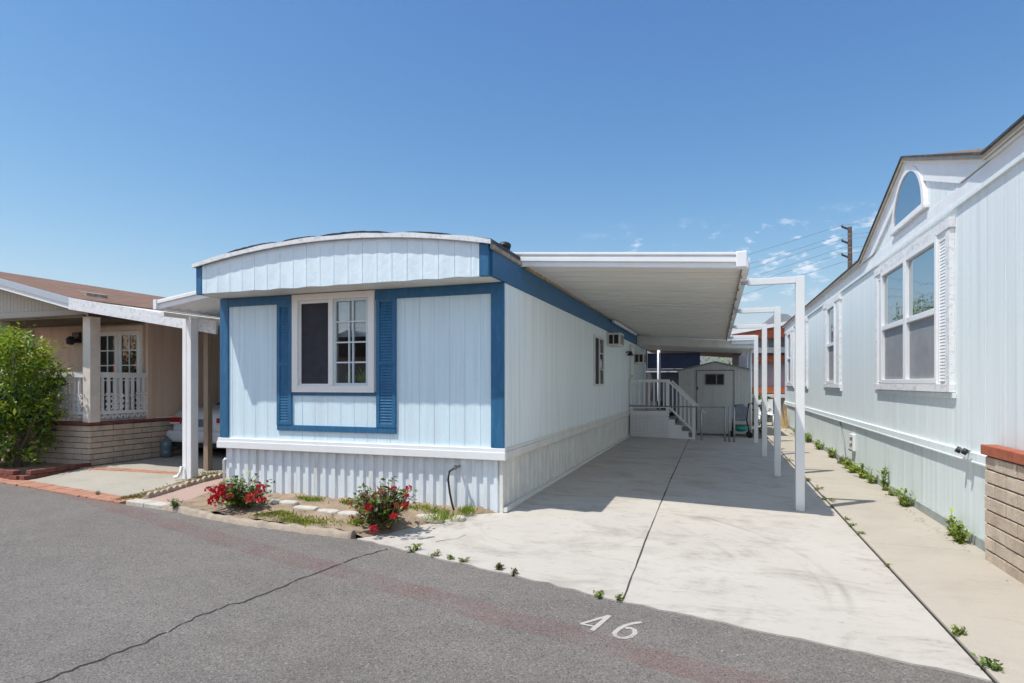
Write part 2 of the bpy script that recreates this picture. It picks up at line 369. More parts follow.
def grooves(a0, a1, sp=.203, w=.008, d=.0045, off=0.):
    pr = [(a0, 0)]; a = a0 + off
    while a < a1 - .02:
        if a > a0 + .02: pr += [(a - w/2, 0), (a - w/3, -d), (a + w/3, -d), (a + w/2, 0)]
        a += sp
    pr.append((a1, 0)); return pr
def ribs(a0, a1, sp, flat, h):
    pr = []; a = a0
    while a < a1:
        s_ = sp * uni(.94, 1.06)
        pr += [(a, 0), (a + flat, 0), (a + flat + .012, h), (a + s_ - .012, h)]; a += s_
    pr = [p for p in pr if p[0] < a1]; pr.append((a1, pr[-1][1])); return pr
def FY(P): return lambda a, d, z: (a, P - d, z)       # wall facing -Y
def FXp(P): return lambda a, d, z: (P + d, a, z)      # wall facing +X
def FXm(P): return lambda a, d, z: (P - d, a, z)      # wall facing -X
def BX(T, a0, a1, d0, d1, z0, z1, m=0):
    b = MB(T); b.box(a0, a1, d0, d1, z0, z1, m); return b
def structure(mb, name, mat, bevel=0., recalc=True): return mb.build(name, mat, None, bevel, recalc, kind='structure')
def smooth01(t): t = max(0., min(1., t)); return t*t*(3-2*t)
# ------------------------------------------------------------------ ground, road, paving
EDGE = [(-60, 14.5), (-30, 9.6), (-11.3, 6.33), (-7.8, 5.74), (-6.5, 5.6), (-5.2, 5.32), (-4.35, 5.25), (-3.5, 5.2), (-3.45, 5.2), (-2.72, 4.97), (-1.7, 4.66), (-.65, 4.34), (.3, 4.12), (1.38, 3.84), (2.6, 3.72), (30, -1.), (60, -8)]
b = MB(); b.box(-7000, 7000, -400, 7000, -.6, -.06); structure(b, 'ground', 'yard')
b = MB(); pts = EDGE + [(60, -60), (-60, -60)]
i = [b.P((x, y, -.004)) for x, y in pts]; b.F(i); j = [b.P((x, y, -.055)) for x, y in pts]
for k in range(len(i)): b.F((i[k], i[(k+1) % len(i)], j[(k+1) % len(i)], j[k]))
structure(b, 'road', 'asphalt')
def edge_y(x):
    for (x0, y0), (x1, y1) in zip(EDGE, EDGE[1:]):
        if x0 <= x <= x1: return y0 + (y1-y0)*(x-x0)/(x1-x0)
def drive_z(x, y):
    e = edge_y(x); return .006 + .088*max(0., min(1., (1.39-x)/3.6))*smooth01((y-e-.1)/2.2)
def flare_left(y):  # left limit of the driveway concrete
    f = [(5.2, -3.47), (5.9, -3.06), (6.3, -2.8), (6.46, -2.55), (6.5, -2.37), (30, -2.37)]
    for (y0, x0), (y1, x1) in zip(f, f[1:]):
        if y0 <= y <= y1: return x0 + (x1-x0)*(y-y0)/(y1-y0)
    return -3.47 + (5.2-y)*3.2
# driveway as a sloping grid with a thick edge
b = MB(); cols = 44; rows = []
ys = [0, .04, .1, .2, .35, .5, .7, .9, 1.05, 1.2, 1.3, 1.4, 1.5, 1.7, 2, 2.4, 2.8, 3.3, 4, 5, 6, 8, 10, 12, 13]
g = {}
def lim(t):  # front edge point for t 0..1
    x = -3.49 + t*(1.39+3.49); return x
YEND = 18.25
tops = []
for r_ in range(40):
    v = r_/39.; row = []
    for c_ in range(cols+1):
        t = c_/cols
        xf = -3.49 + t*4.88; yf = edge_y(xf)
        # blend from oblique front edge to straight rows
        vv = v**1.8
        y = yf + (YEND-yf)*vv
        xl = max(flare_left(max(y, 5.2)), -3.49) ; x = xl + (1.39-xl)*t if v > 0 else xf
        if v > 0:
            xl = flare_left(y) if y > 5.2 else -3.49
            w = smooth01((y-yf)/1.4); x = xf*(1-w) + (xl + (1.39-xl)*t)*w
            x = max(x, xl)
        jit = uni(-.022, .022) if r_ == 0 else 0
        row.append(b.P((x, y + jit, drive_z(x, max(y, yf)))))
    tops.append(row)
for u, w in zip(tops, tops[1:]):
    for k in range(cols): b.F((u[k], u[k+1], w[k+1], w[k]), 0, True)
for line in (tops[0], [q[0] for q in tops], [q[-1] for q in tops]):
    hi = [b.P(b.v[k]) for k in line]; lo = [b.P((*b.v[k][:2], -.05)) for k in line]
    for k in range(len(lo)-1): b.F((lo[k], lo[k+1], hi[k+1], hi[k]))
structure(b, 'driveway', 'drive', recalc=True)
def ribbon(pts, w, z, lift=.004, jit=0.):
    b = MB(); L = []; Rr = []
    for k, p in enumerate(pts):
        q = pts[min(k+1, len(pts)-1)]; o = pts[max(k-1, 0)]
        d = Vector((q[0]-o[0], q[1]-o[1], 0)).normalized(); n = Vector((-d.y, d.x, 0))
        ww = w*(1+uni(-jit, jit)); zz = (z(*p) if callable(z) else z) + lift
        L.append(b.P((p[0]+n.x*ww/2, p[1]+n.y*ww/2, zz))); Rr.append(b.P((p[0]-n.x*ww/2, p[1]-n.y*ww/2, zz)))
    for k in range(len(pts)-1): b.F((L[k], Rr[k], Rr[k+1], L[k+1]))
    return b
def subdiv(pts, n, jit):
    o = []
    for (x0, y0), (x1, y1) in zip(pts, pts[1:]):
        for k in range(n): t = k/n; o.append((x0+(x1-x0)*t+uni(-jit, jit), y0+(y1-y0)*t+uni(-jit, jit)))
    o.append(pts[-1]); return o
structure(ribbon(subdiv([(-.655, 4.37), (-.70, 10), (-.73, 18.2)], 30, .004), .012, drive_z, .003, .4), 'driveway_joint', 'jointfill')
structure(ribbon(subdiv([(-3.0, 5.0), (-3.11, 4.68), (-3.2, 4.08), (-3.26, 3.44), (-3.34, 3.35), (-3.36, 3.09), (-3.34, 2.68), (-3.4, 2.3), (-3.45, 1.9)], 7, .018), .014, 0, 0., .5), 'road_crack', 'crack')
structure(ribbon(subdiv([(-22, 10.), (-9.24, 6.09), (-3.55, 4.4), (.02, 3.42), (8, 1.1)], 10, .02), .27, -.004, .004, .12), 'red_painted_line', 'redline')
structure(ribbon([(-2.66, 5.33), (-2.58, 5.42), (-2.5, 5.48), (-2.46, 5.62)], .006, drive_z, .003, .4), 'driveway_crack', 'jointfill')
# painted house number
b = ribbon([(-.7, 4.06), (-.74, 3.88), (-.775, 3.735)], .034, 0, 0); s2 = ribbon([(-.705, 4.05), (-.78, 3.95), (-.855, 3.855)], .026, 0, .0003); s3 = ribbon([(-.86, 3.855), (-.79, 3.845), (-.745, 3.84)], .02, 0, .0006)
six = ribbon([(-.475, 4.015), (-.53, 3.975), (-.575, 3.92), (-.605, 3.85), (-.62, 3.79), (-.612, 3.75), (-.582, 3.725), (-.55, 3.728), (-.515, 3.76), (-.495, 3.82), (-.505, 3.875), (-.535, 3.895), (-.565, 3.885)], .032, 0, 0)
def merge(*mbs):
    o = MB()
    for q in mbs:
        n = len(o.v); o.v += q.v; o.f += [tuple(k+n for k in f) for f in q.f]; o.m += q.m; o.s += q.s
    return o
tg = thing('painted_number', 'worn white number 46 painted on the asphalt at the driveway mouth', 'number', (-.66, 3.88, 0))
merge(b, s2, s3).build('digit_four', 'numpaint', tg); six.build('digit_six', 'numpaint', tg)
# sidewalk, with joints cut as separate slabs
b = MB(); cuts = [3.75, 6.66, 8.9, 10.5, 13, 16, 19, 22, 25, 28]
for y0, y1 in zip(cuts, cuts[1:]): b.box(1.405, 2.40, y0+.005, y1-.005, -.05, .026)
structure(b, 'sidewalk', 'walk', .006)
b = MB(); b.box(1.4, 2.39, 3.8, 28, -.05, .008); structure(b, 'sidewalk_bed', 'jointfill')
b = MB(); b.box(2.40, 30, -20, 40, -.055, .0); structure(b, 'side_yard', 'yard')
# left: raised lot, neighbour slab, brick ribbon, planting strip, pinkish path, garden bed
def sheet(fn, x0, x1, y0f, y1, nx, ny, name, mat, thick=.12):
    b = MB(); T = []
    for r_ in range(ny+1):
        row = []
        for c_ in range(nx+1):
            x = x0 + (x1-x0)*c_/nx; yy0 = y0f(x); y = yy0 + (y1-yy0)*(r_/ny)**1.5
            row.append(b.P((x, y, fn(x, y))))
        T.append(row)
    for u, w in zip(T, T[1:]):
        for k in range(nx): b.F((u[k], u[k+1], w[k+1], w[k]), 0, True)
    rim = T[0] + [r[-1] for r in T[1:]] + T[-1][::-1][1:] + [r[0] for r in T[::-1][1:-1]]
    lo = [b.P((b.v[k][0], b.v[k][1], b.v[k][2]-thick)) for k in rim]
    rim = [b.P(b.v[k]) for k in rim]
    for k in range(len(rim)): b.F((rim[k], rim[(k+1) % len(rim)], lo[(k+1) % len(lo)], lo[k]))
    return structure(b, name, mat)
def lot_z(x, y): return .012 + .09*smooth01((y-edge_y(x)-.15)/1.3)
sheet(lambda x, y: lot_z(x, y), -10.62, -7.75, lambda x: edge_y(x)+.27, 22, 12, 30, 'neighbour_driveway', 'slab')
bb = MB()
x = -11.5
while x < -7.62:
    w = .2*uni(.97, 1.03); x1 = x + w - .008
    pts = [(x, edge_y(x)-.02+uni(-.01, .01)), (x1, edge_y(x1)-.02+uni(-.01, .01)), (x1, edge_y(x1)+.26), (x, edge_y(x)+.26)]
    bb.prism(pts, 'z', -.05, .022+uni(-.003, .003)); x += w
structure(bb, 'brick_ribbon', 'ribbon', .005)
bb = MB(); x = -10.6
while x < -8.35:
    w = .2; bb.prism([(x, 7.32), (x+w-.008, 7.32), (x+w-.008, 7.52), (x, 7.52)], 'z', .0, .108+uni(-.002, .002)); x += w
structure(bb, 'brick_crossing_band', 'ribbon', .004)
sheet(lambda x, y: lot_z(x, y)+.012+.02*math.sin(x*9)*math.sin(y*5), -7.75, -7.36, lambda x: edge_y(x)+.2, 9.5, 4, 24, 'planting_strip', 'dirt')
sheet(lambda x, y: lot_z(x, y)+.006, -7.34, -6.6, lambda x: edge_y(x)+.16, 9.5, 8, 16, 'pinkish_path', 'pink')
bb = MB()
for (xa, xb) in ((-7.36, -7.0), (-6.99, -6.62)):
    bb.prism([(xa, edge_y(xa)-.02), (xb, edge_y(xb)-.02), (xb, edge_y(xb)+.15), (xa, edge_y(xa)+.15)], 'z', -.05, .05)
structure(bb, 'path_edge_slab', 'stone', .01)
def bed_z(x, y): return .05 + .06*smooth01((y-edge_y(x)-.1)/.8) + .012*math.sin(x*7+y*3) + .008*math.sin(x*17-y*11)
b = MB(); T = []
for r_ in range(19):
    row = []
    for c_ in range(65):
        x = -6.6 + c_/64*(4.5); y0 = edge_y(max(min(x, -3.46), -6.6))+.07; y1 = 6.56
        y = y0 + (y1-y0)*r_/18
        fl = flare_left(max(y, 5.2)); xr = min(x, fl+.45); wz = smooth01((xr-fl+.28)/.34)
        row.append(b.P((xr, y, bed_z(xr, y)*(1-wz)+(-.03)*wz*(1 if xr > fl else .0)+(drive_z(xr, y)-.012)*wz*(0 if xr > fl else 1)+uni(-.006, .006))))
    T.append(row)
for u, w in zip(T, T[1:]):
    for k in range(64): b.F((u[k], u[k+1], w[k+1], w[k]), 0, True)
structure(b, 'garden_bed', 'dirt')
# rounded concrete curb along the bed
b = MB(); x = -6.62; seg = []
while x < -3.5:
    seg.append((x, edge_y(x)+.03+uni(-.012, .012))); x += .09
prev = None
for (x, y) in seg:
    w = .042+uni(-.01, .01); h = .058+uni(-.012, .012)
    ring = [b.P((x, y-w-.02, -.04)), b.P((x, y-w, h*.7)), b.P((x, y-w*.4, h)), b.P((x, y+w*.5, h)), b.P((x, y+w, h*.6)), b.P((x, y+w, -.04))]
    if prev:
        for k in range(5): b.F((prev[k], prev[k+1], ring[k+1], ring[k]), 0, True)
    else: b.F(ring)
    prev = ring
b.F(prev[::-1]); tag(b.build('garden_curb', 'curb'), 'low rough tan concrete curb edging the front garden bed', 'curb')

# ------------------------------------------------------------------ the central mobile home
XL, XR_, YF, YB = -6.57, -2.36, 6.49, 21.0
ZT = 2.78
def arc(x): return 3.16 + .205*(1-((x-(XL+XR_)/2)/2.13)**2)
home = thing('mobile_home', 'white mobile home with blue trim, blue shutters and arched roofline above a ribbed white skirt', 'mobile home', ((XL+XR_)/2, (YF+YB)/2, 0))
T = FY(YF)
WX0, WX1, WZ0, WZ1 = -5.30, -4.12, 1.515, 2.735     # window opening
b = MB(T)
b.panel(grooves(XL+.02, WX0, off=.17), .76, ZT, .03); b.panel(grooves(WX1, XR_-.02, off=.05), .76, ZT, .03)
b.panel(grooves(WX0, WX1, .2, off=.1), .76, WZ0, .03)
b.box(WX0, WX1, -.03, 0, WZ1, ZT)
b.box(XL+.02, WX0, -.12, -.031, .7, ZT); b.box(WX1, XR_-.02, -.12, -.031, .7, ZT); b.box(WX0, WX1, -.12, -.031, .7, WZ0); b.box(WX0, WX1, -.12, -.031, WZ1, ZT)
b.build('front_wall', 'siding', home)
b = MB(FXp(XR_))
SW = (11.8, 12.85, 1.53, 2.58)   # side window
b.panel(grooves(YF, YB, .203, .007, .003, off=.1), .76, ZT, .05)
b.build('side_wall', 'side_siding', home)
b = MB(FXm(XL)); b.panel(grooves(YF, YB, .203, off=.1), .76, ZT, .05); b.build('far_side_wall', 'siding', home)
b = MB(); b.box(XL, XR_, YB, YB+.1, .7, ZT); b.build('rear_wall', 'side_siding', home)
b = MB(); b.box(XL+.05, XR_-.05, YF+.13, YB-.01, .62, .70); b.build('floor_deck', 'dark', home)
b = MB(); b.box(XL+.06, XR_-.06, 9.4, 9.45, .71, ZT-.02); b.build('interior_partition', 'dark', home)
# blue corner boards, head strip, shutter panels, apron strips
def blue(a0, a1, z0, z1, d=.022, name='blue_trim_board', bev=.003):
    q = BX(T, a0, a1, -.01, d, z0, z1); return q.build(name, 'blue', home, bev)
blue(XL-.012, XL+.13, .84, ZT-.004, .024, 'corner_board')
q = blue(XR_-.15, XR_+.012, .84, ZT-.004, .024, 'corner_board')
blue(XL+.13, -5.35, 2.66, ZT-.004, .018, 'head_strip'); blue(-4.08, XR_-.15, 2.655, ZT-.004, .018, 'head_strip')
blue(-5.60, -3.78, .965, 1.04, .024, 'apron_strip'); blue(-5.36, -4.06, 1.435, 1.488, .016, 'apron_strip')
for (a0, a1) in ((-5.60, -5.36), (-4.06, -3.78)):
    sh = BX(T, a0, a1, -.01, .012, 1.04, 2.66).build('shutter', 'blue', home)
    f = MB(T)
    for (u0, u1, v0, v1) in ((a0, a0+.05, 1.04, 2.66), (a1-.05, a1, 1.04, 2.66), (a0+.05, a1-.05, 1.04, 1.085), (a0+.05, a1-.05, 2.615, 2.66), (a0+.05, a1-.05, 1.83, 1.88)):
        f.box(u0, u1, .010, .030, v0, v1)
    f.build('shutter_frame', 'blue', sh, .003)
    for (za, zb) in ((1.087, 1.82), (1.885, 2.605)):
        l = MB(T); z = za; p0 = None
        while z < zb:
            i = [l.P(p) for p in ((a0+.05, .026, z), (a1-.05, .026, z), (a1-.05, .0125, z+.036), (a0+.05, .0125, z+.036))]
            l.F(i)
            if p0: l.F((p0[3], p0[2], i[1], i[0]))
            p0 = i; z += .036
        l.build('louvre_slats', 'blue', sh, recalc=False)
# front window
win = MB(T)
for (u0, u1, v0, v1) in ((-5.345, -5.25, 1.478, 2.772), (-4.17, -4.085, 1.478, 2.772), (-5.25, -4.17, 1.478, 1.565), (-5.25, -4.17, 2.69, 2.772), (-4.765, -4.70, 1.565, 2.69)):
    win.box(u0, u1, -.05, .042, v0, v1)
win = win.build('window', 'vinyl', home, .006)
f = MB(T)
for (u0, u1, v0, v1) in ((-5.25, -5.22, 1.565, 2.69), (-4.79, -4.765, 1.565, 2.69), (-5.22, -4.79, 1.565, 1.59), (-5.22, -4.79, 2.65, 2.69)): f.box(u0, u1, -.03, .012, v0, v1)
f.build('screen_frame', 'vinyl', win, .003)
BX(T, -5.22, -4.79, -.012, -.006, 1.59, 2.65).build('insect_screen', 'screen', win)
f = MB(T)
for (u0, u1, v0, v1) in ((-4.70, -4.67, 1.565, 2.69), (-4.215, -4.17, 1.565, 2.69), (-4.67, -4.215, 1.565, 1.60), (-4.67, -4.215, 2.655, 2.69)): f.box(u0, u1, -.03, .018, v0, v1)
for u in (-4.475, -4.415): f.box(u-.009, u+.009, -.02, .008, 1.60, 2.655)
for z in (1.865, 2.125, 2.39): f.box(-4.67, -4.215, -.02, .010, z-.010, z+.010)
f.build('sash_grid', pmat('pale_grey_sash', (.60, .66, .68), .4, .04, 4), win, .002)
BX(T, -4.68, -4.20, -.016, -.012, 1.59, 2.67).build('pane', 'glass_thin', win)
f = MB(T); z = 2.20
while z < 2.69:
    f.box(-4.69, -4.19, -.075, -.060, z, z+.022); z += .024
f.build('window_blind', 'blind', win)
# plant inside on the sill
pl = MB(T)
for (px_, n, s_) in ((-4.30, 26, 1.), (-4.53, 9, .7)):
    for k in range(n):
        a = uni(0, 6.28); e = uni(.3, 1.3); d = Vector((math.cos(a)*math.cos(e), -abs(math.sin(a))*.25*math.cos(e), math.sin(e)))
        p0 = Vector((px_, -.085, 1.60)); L = uni(.12, .24)*s_
        pl.T = None; w = Vector((p0.x, YF+.085, p0.z)); pl.leaf(w, d, Vector((0, 1, .2)), L, .022)
h = pl.build('potted_plant', 'leaf1', None, recalc=False); tag(h, 'small spiky green plant behind the glass of the front window', 'plant')
# projecting arched fascia with groove lines
FP = YF-.45
b = MB(FY(FP))
pr = grooves(XL+.12, XR_-.12, .2, .010, .006, off=.07)
fine = []
for (a, d), (a2, d2) in zip(pr, pr[1:]):
    fine.append((a, d))
    if a2-a > .05: fine += [(a+(a2-a)*t, 0.004*math.sin(a*31+t*3)) for t in (.25, .5, .75)]
fine.append(pr[-1])
wav = lambda a: 2.785 + .003*math.sin(a*31.4*.5+1) + .003*math.sin(a*13)
b.panel(fine, wav, lambda a: arc(a)-.035, .04)
b.build('front_fascia', 'fascia', home)
for (xa, xb) in ((XL+.03, XL+.12), (XR_-.12, XR_-.008)):
    b = MB(); b.box(xa, xb, FP-.012, FP+.05, 2.78, arc((xa+xb)/2)-.04); b.build('fascia_end_board', 'blue', home, .004)
b = MB(); b.box(XR_-.02, XR_+.02, FP+.051, YB+.1, 2.785, 3.10); b.build('side_fascia', 'blue', home, .004)
b = MB(); b.box(XL-.02, XL+.02, FP+.051, YB+.1, 2.785, 3.10); b.build('far_side_fascia', 'blue', home, .004)
b = MB(); b.box(XL+.02, XR_-.02, FP+.02, YF+.02, 2.782, 2.797); b.build('soffit', 'cream', home)
b = MB(); xs = [XL+.0 + (XR_-XL+.03)*k/36 for k in range(37)]
poly = [(x, arc(x)-.035) for x in xs] + [(x, arc(x)+.02) for x in xs[::-1]]
b.prism(poly, 'y', FP-.03, YB+.15); rf = b.build('roof', 'tar', home)
b = MB(); poly = [(x, arc(x)-.04) for x in xs] + [(x, arc(x)+.012+.005*math.sin(x*9)) for x in xs[::-1]]
b.prism(poly, 'y', FP-.055, FP-.026); b.build('roof_edge_trim', 'whitewood', home)
b = MB(); b.box(XR_+.02, XR_+.045, FP-.03, 7.1, 3.07, 3.12); b.build('drip_edge', 'rust', home)
b = MB()
for (xa, xb, h) in ((-6.0, -5.2, .020), (-5.1, -4.6, .015), (-4.55, -3.6, .022), (-3.4, -2.8, .012)):
    k = 14; top = []
    for q in range(k+1):
        x = xa+(xb-xa)*q/k; hh = h*(math.sin(math.pi*q/k)**.5)*uni(.75, 1.1); top.append((x, arc(x)+.02+hh))
    b.prism([(x, arc(x)+.005) for x, _ in top]+top[::-1], 'y', FP-.045, FP+.5)
b.build('roof_patch', pmat('black_roof_tar', (.02, .022, .03), .6, .3, 20, None, 0, 1, None, .8, 30), rf)
b = MB(); b.tube([(-2.46, 6.8, 3.1), (-2.46, 6.8, 3.27)], [.07, .07], 12); b.ball((-2.46, 6.8, 3.28), .085, 0, 10, (1, 1, .6)); b.build('roof_vent', 'black', rf)
# skirting
b = MB(FY(YF+.05)); b.panel(ribs(XL+.03, XR_-.05, .142, .062, .026), -.04, .70, .02); sk = b.build('skirting', 'skirt', home)
b = MB(FXp(XR_-.03)); b.panel(ribs(YF+.05, 20.9, .20, .17, .018), -.04, .715, .02); b.build('side_skirting', 'cream', home)
b = MB(); b.box(XR_-.055, XR_-.012, YF+.012, YF+.055, -.04, .70); b.build('skirt_corner', 'cream', home, .003)
b = MB(FY(YF)); b.box(XL-.05, XR_+.036, -.02, .045, .695, .79); b.box(XL-.045, XR_+.03, -.02, .032, .79, .835); b.build('trim_band', 'white', home, .006)
b = MB(FXp(XR_)); b.box(YF-.030, YB, -.02, .03, .695, .79); b.box(YF-.02, YB, -.02, .018, .79, .83); b.build('side_trim_band', 'cream', home, .005)
b = MB(); b.bar((XR_+.01, YF+.02, .11), (XR_+.01, 18.2, .10), .05, .05); b.build('base_strip', 'cream', home)
# white pipe at the far left of the skirt
b = MB(); b.tube([(-6.5, 6.46, .1), (-6.5, 6.46, .52), (-6.47, 6.46, .55)], .018, 8); b.build('utility_pipe', 'white', home)
# side window
TS = FXp(XR_)
y0, y1, z0, z1 = SW
w2 = MB(TS)
for (u0, u1, v0, v1) in ((y0, y0+.05, z0, z1), (y1-.06, y1, z0, z1), (y0+.05, y1-.06, z0, z0+.05), (y0+.05, y1-.06, z1-.05, z1), ((y0+y1)/2-.03, (y0+y1)/2+.03, z0+.05, z1-.05)): w2.box(u0, u1, 0.001, .035, v0, v1)
w2 = w2.build('window', 'cream', home, .004)
BX(TS, y0+.05, (y0+y1)/2-.03, .001, .015, z0+.05, z1-.05).build('insect_screen', 'screen', w2)
BX(TS, (y0+y1)/2+.03, y1-.06, .001, .012, z0+.05, z1-.05).build('pane', 'glass_dark', w2)
for z in (z0+.36, z0+.70):
    f = MB(TS); f.box((y0+y1)/2+.03, y1-.06, .012, .02, z-.012, z+.012); f.build('muntin', 'cream', w2)
# door on the landing, wall lamp
dr = BX(TS, 17.1, 17.95, .001, .02, .86, 2.62).build('door', 'side_siding', home)
f = MB(TS)
for (u0, u1, v0, v1) in ((17.02, 17.1, .84, 2.7), (17.95, 18.03, .84, 2.7), (17.1, 17.95, 2.62, 2.7)): f.box(u0, u1, .001, .045, v0, v1)
f.build('door_frame', 'cream', dr, .004)
b = MB(TS); b.tube([(17.2, .02, 1.8), (17.2, .06, 1.8)], .02, 8); b.build('door_handle', 'grey', dr)
b = MB(); b.tube([(XR_, 16.3, 2.43), (XR_+.07, 16.3, 2.46), (XR_+.12, 16.3, 2.44)], .018, 8); b.tube([(XR_+.12, 16.3, 2.47), (XR_+.12, 16.3, 2.42), (XR_+.12, 16.3, 2.35)], [.03, .06, .09], 12); b.build('wall_lamp', 'black', home)
# window air conditioners
def aircon(y, z0, z1, label, dep=.34):
    t = thing('window_air_conditioner', label, 'air conditioner', (XR_+dep/2, y+.3, z0))
    b = MB(); b.box(XR_+.002, XR_+dep, y, y+.58, z0, z1); b.build('casing', 'cream', t, .01)
    b = MB()
    b.box(XR_+.05, XR_+dep*.46, y-.006, y+.02, z0+.05, z1-.05); b.box(XR_+dep*.54, XR_+dep-.04, y-.006, y+.02, z0+.05, z1-.05); b.build('side_vent', 'black', t)
    b = MB(); b.box(XR_+dep-.02, XR_+dep+.006, y+.05, y+.53, z0+.04, z1-.04); b.build('rear_grille', 'grey', t)
    return t
aircon(13.35, 2.44, 2.74, 'boxy cream air conditioner high on the side wall beside the tall side window', .30)
aircon(17.95, 2.18, 2.50, 'smaller cream air conditioner on the side wall beyond the porch door', .30)
# hose bib in front
t = thing('garden_hose', 'thin dark hose hanging from a tap on the front ribbed skirt', 'hose', (-2.93, 6.40, .1))
b = MB(); b.tube([(-2.95, 6.40, .59), (-3.0, 6.37, .55), (-3.01, 6.36, .45), (-2.99, 6.36, .3), (-2.96, 6.36, .17), (-2.94, 6.37, .09)], .013, 8); b.build('hose_pipe', 'black', t)
b = MB(); b.tube([(-2.93, 6.50, .60), (-2.93, 6.38, .60)], .018, 8); b.ball((-2.93, 6.38, .60), .03, 0, 8); b.tube([(-2.93, 6.38, .60), (-2.91, 6.36, .645)], .02, 8); b.build('tap', 'grey', t)

# ------------------------------------------------------------------ the carport
cp = thing('carport_awning', 'long white aluminium carport cover sloping away from the home on four bracket posts', 'carport', (-.9, 13, 0))
AY0, AY1 = 7.05, 19.4
def awz(x): return 3.10 - (x+2.34)*(.19/2.64)     # underside height
b = MB(); # pans running across, each with a small step at its seam
y = AY0+.06; k = 0
A = [];
while y < AY1:
    y2 = min(y+.41, AY1)
    for (ya, yb, h) in ((y, y+.025, -.010), (y+.025, y2, 0)):
        poly = [(-2.335, awz(-2.335)+h), (.27, awz(.27)+h), (.27, awz(.27)+.05), (-2.335, awz(-2.335)+.05)]
        b.prism(poly, 'y', ya, yb)
    y = y2
b.build('roof_panel', 'awn_under', cp)
b = MB()
def gut(x, dz): return (x, awz(x)+dz)
for (y0, y1, d0, d1) in ((AY0+.0, AY0+.055, -.03, .03), (AY0-.03, AY0+.055, .03, .08), (AY0-.012, AY0+.055, .08, .11), (AY0-.035, AY0+.055, .11, .14)):
    b.prism([gut(-2.54, d0), gut(.27, d0), gut(.27, d1), gut(-2.54, d1)], 'y', y0, y1)
b.build('front_fascia', 'awn_white', cp, .004)
b = MB(); b.box(.20, .315, AY0-.045, AY0+.12, 2.885, 3.065); b.build('gutter_end_cap', 'awn_white', cp, .01)
b = MB(); b.box(.275, .35, AY0+.12, AY1, 2.895, 2.915); b.box(.335, .35, AY0+.12, AY1, 2.915, 3.02); b.box(.27, .275, AY0+.12, AY1, 2.88, 3.01); b.build('side_gutter', 'awn_white', cp)
b = MB(); b.box(.262, .270, AY0+.1, AY1, 2.872, 2.93); y = 7.6
while y < 19: b.box(.255, .285, y, y+.03, 2.855, 2.91); y += 1.0
b.build('gutter_bracket', 'rust', cp)
b = MB(); b.box(-2.335, -2.30, 7.2, 19, 3.06, 3.095); b.build('wall_hanger', 'rust', cp)
for (py, ph) in ((8.12, 2.93), (11.03, 2.90), (13.94, 2.885), (16.86, 2.86)):
    z0 = drive_z(.98, py)
    b = MB(); b.box(.925, 1.025, py-.05, py+.05, z0-.02, ph); pp = b.build('post', 'white', cp, .004)
    b = MB(); b.box(.37, .924, py-.035, py+.035, ph-.085, ph-.004); b.build('arm', 'white', pp, .004)
    b = MB(); b.box(.29, .42, py-.03, py+.03, ph-.07, ph-.02); b.build('bracket', 'galv', pp, .003)
b = MB(); b.bar((-2.25, 13.6, 3.02), (-2.25, 17.6, 3.02), .06, .05); b.build('light_strip', 'white', cp)
# second cover over the porch
pc = thing('patio_cover', 'lower off-white patio cover spanning behind the carport over the porch', 'patio cover', (-.7, 20, 0))
b = MB(); b.prism([(-2.33, 2.78), (1.02, 2.60), (1.02, 2.65), (-2.33, 2.83)], 'y', 18.55, 21.4); b.build('roof_panel', 'awn_under', pc)
b = MB(); b.prism([(-2.33, 2.79), (1.04, 2.60), (1.04, 2.72), (.34, 2.84), (-2.33, 3.06)], 'y', 18.45, 18.545); b.build('front_beam', 'cream', pc, .005)
b = MB(); b.box(.36, 1.05, 18.35, 18.44, 2.84, 2.985); b.box(.40, 1.05, 18.40, 18.44, 2.73, 2.83); b.box(.96, 1.05, 18.45, 21.4, 2.72, 2.84); b.build('gutter', 'awn_white', pc, .004)
for (x, y) in ((.95, 18.9), (.95, 21.2), (-1.9, 21.3)):
    b = MB(); b.tube([(x, y, 0), (x, y, 2.66)], .035, 8); b.build('support_post', 'white', pc)

# ------------------------------------------------------------------ porch landing
LY = 16.9; DZ = .80
lp = thing('porch_landing', 'white wooden entry landing with lattice skirt, baluster rail and side steps', 'porch', (-1.6, 17.5, 0))
b = MB(); b.box(-2.33, -1.28, LY, 18.3, DZ-.06, DZ); b.build('deck', 'grey', lp)
b = MB(); b.box(-2.33, -1.28, LY+.01, LY+.03, .05, DZ-.06); b.build('skirt_backing', 'grey', lp)
b = MB(); x0, x1, h0, h1 = -2.32, -1.26, .07, DZ-.07
for sgn in (1, -1):
    o = x0-.8
    while o < x1+.8:
        xa, xb = o, o+sgn*(h1-h0)
        def clip(x, z, xo, zo):
            if x < x0: t = (x0-x)/(xo-x); return (x0, z+(zo-z)*t)
            if x > x1: t = (x1-x)/(xo-x); return (x1, z+(zo-z)*t)
            return (x, z)
        if max(xa, xb) > x0 and min(xa, xb) < x1:
            A_ = clip(xa, h0, xb, h1); B_ = clip(xb, h1, xa, h0)
            if abs(A_[0]-B_[0]) > .02: b.bar((A_[0], LY-.006-.004*sgn, A_[1]), (B_[0], LY-.006-.004*sgn, B_[1]), .034, .007, 0, (0, 1, 0))
        o += .075
b.build('lattice', 'white', lp)
b = MB(); b.box(-2.33, -1.26, LY-.02, LY+.01, DZ-.09, DZ+.02); b.build('rim_board', 'white', lp, .004)
for x in (-2.30, -1.30):
    b = MB(); b.box(x-.045, x+.045, LY-.02, LY+.07, DZ, 1.68); b.build('newel_post', 'white', lp, .004)
b = MB(); b.box(-2.33, -1.25, LY-.03, LY+.08, 1.62, 1.70); b.build('top_rail', 'white', lp, .004)
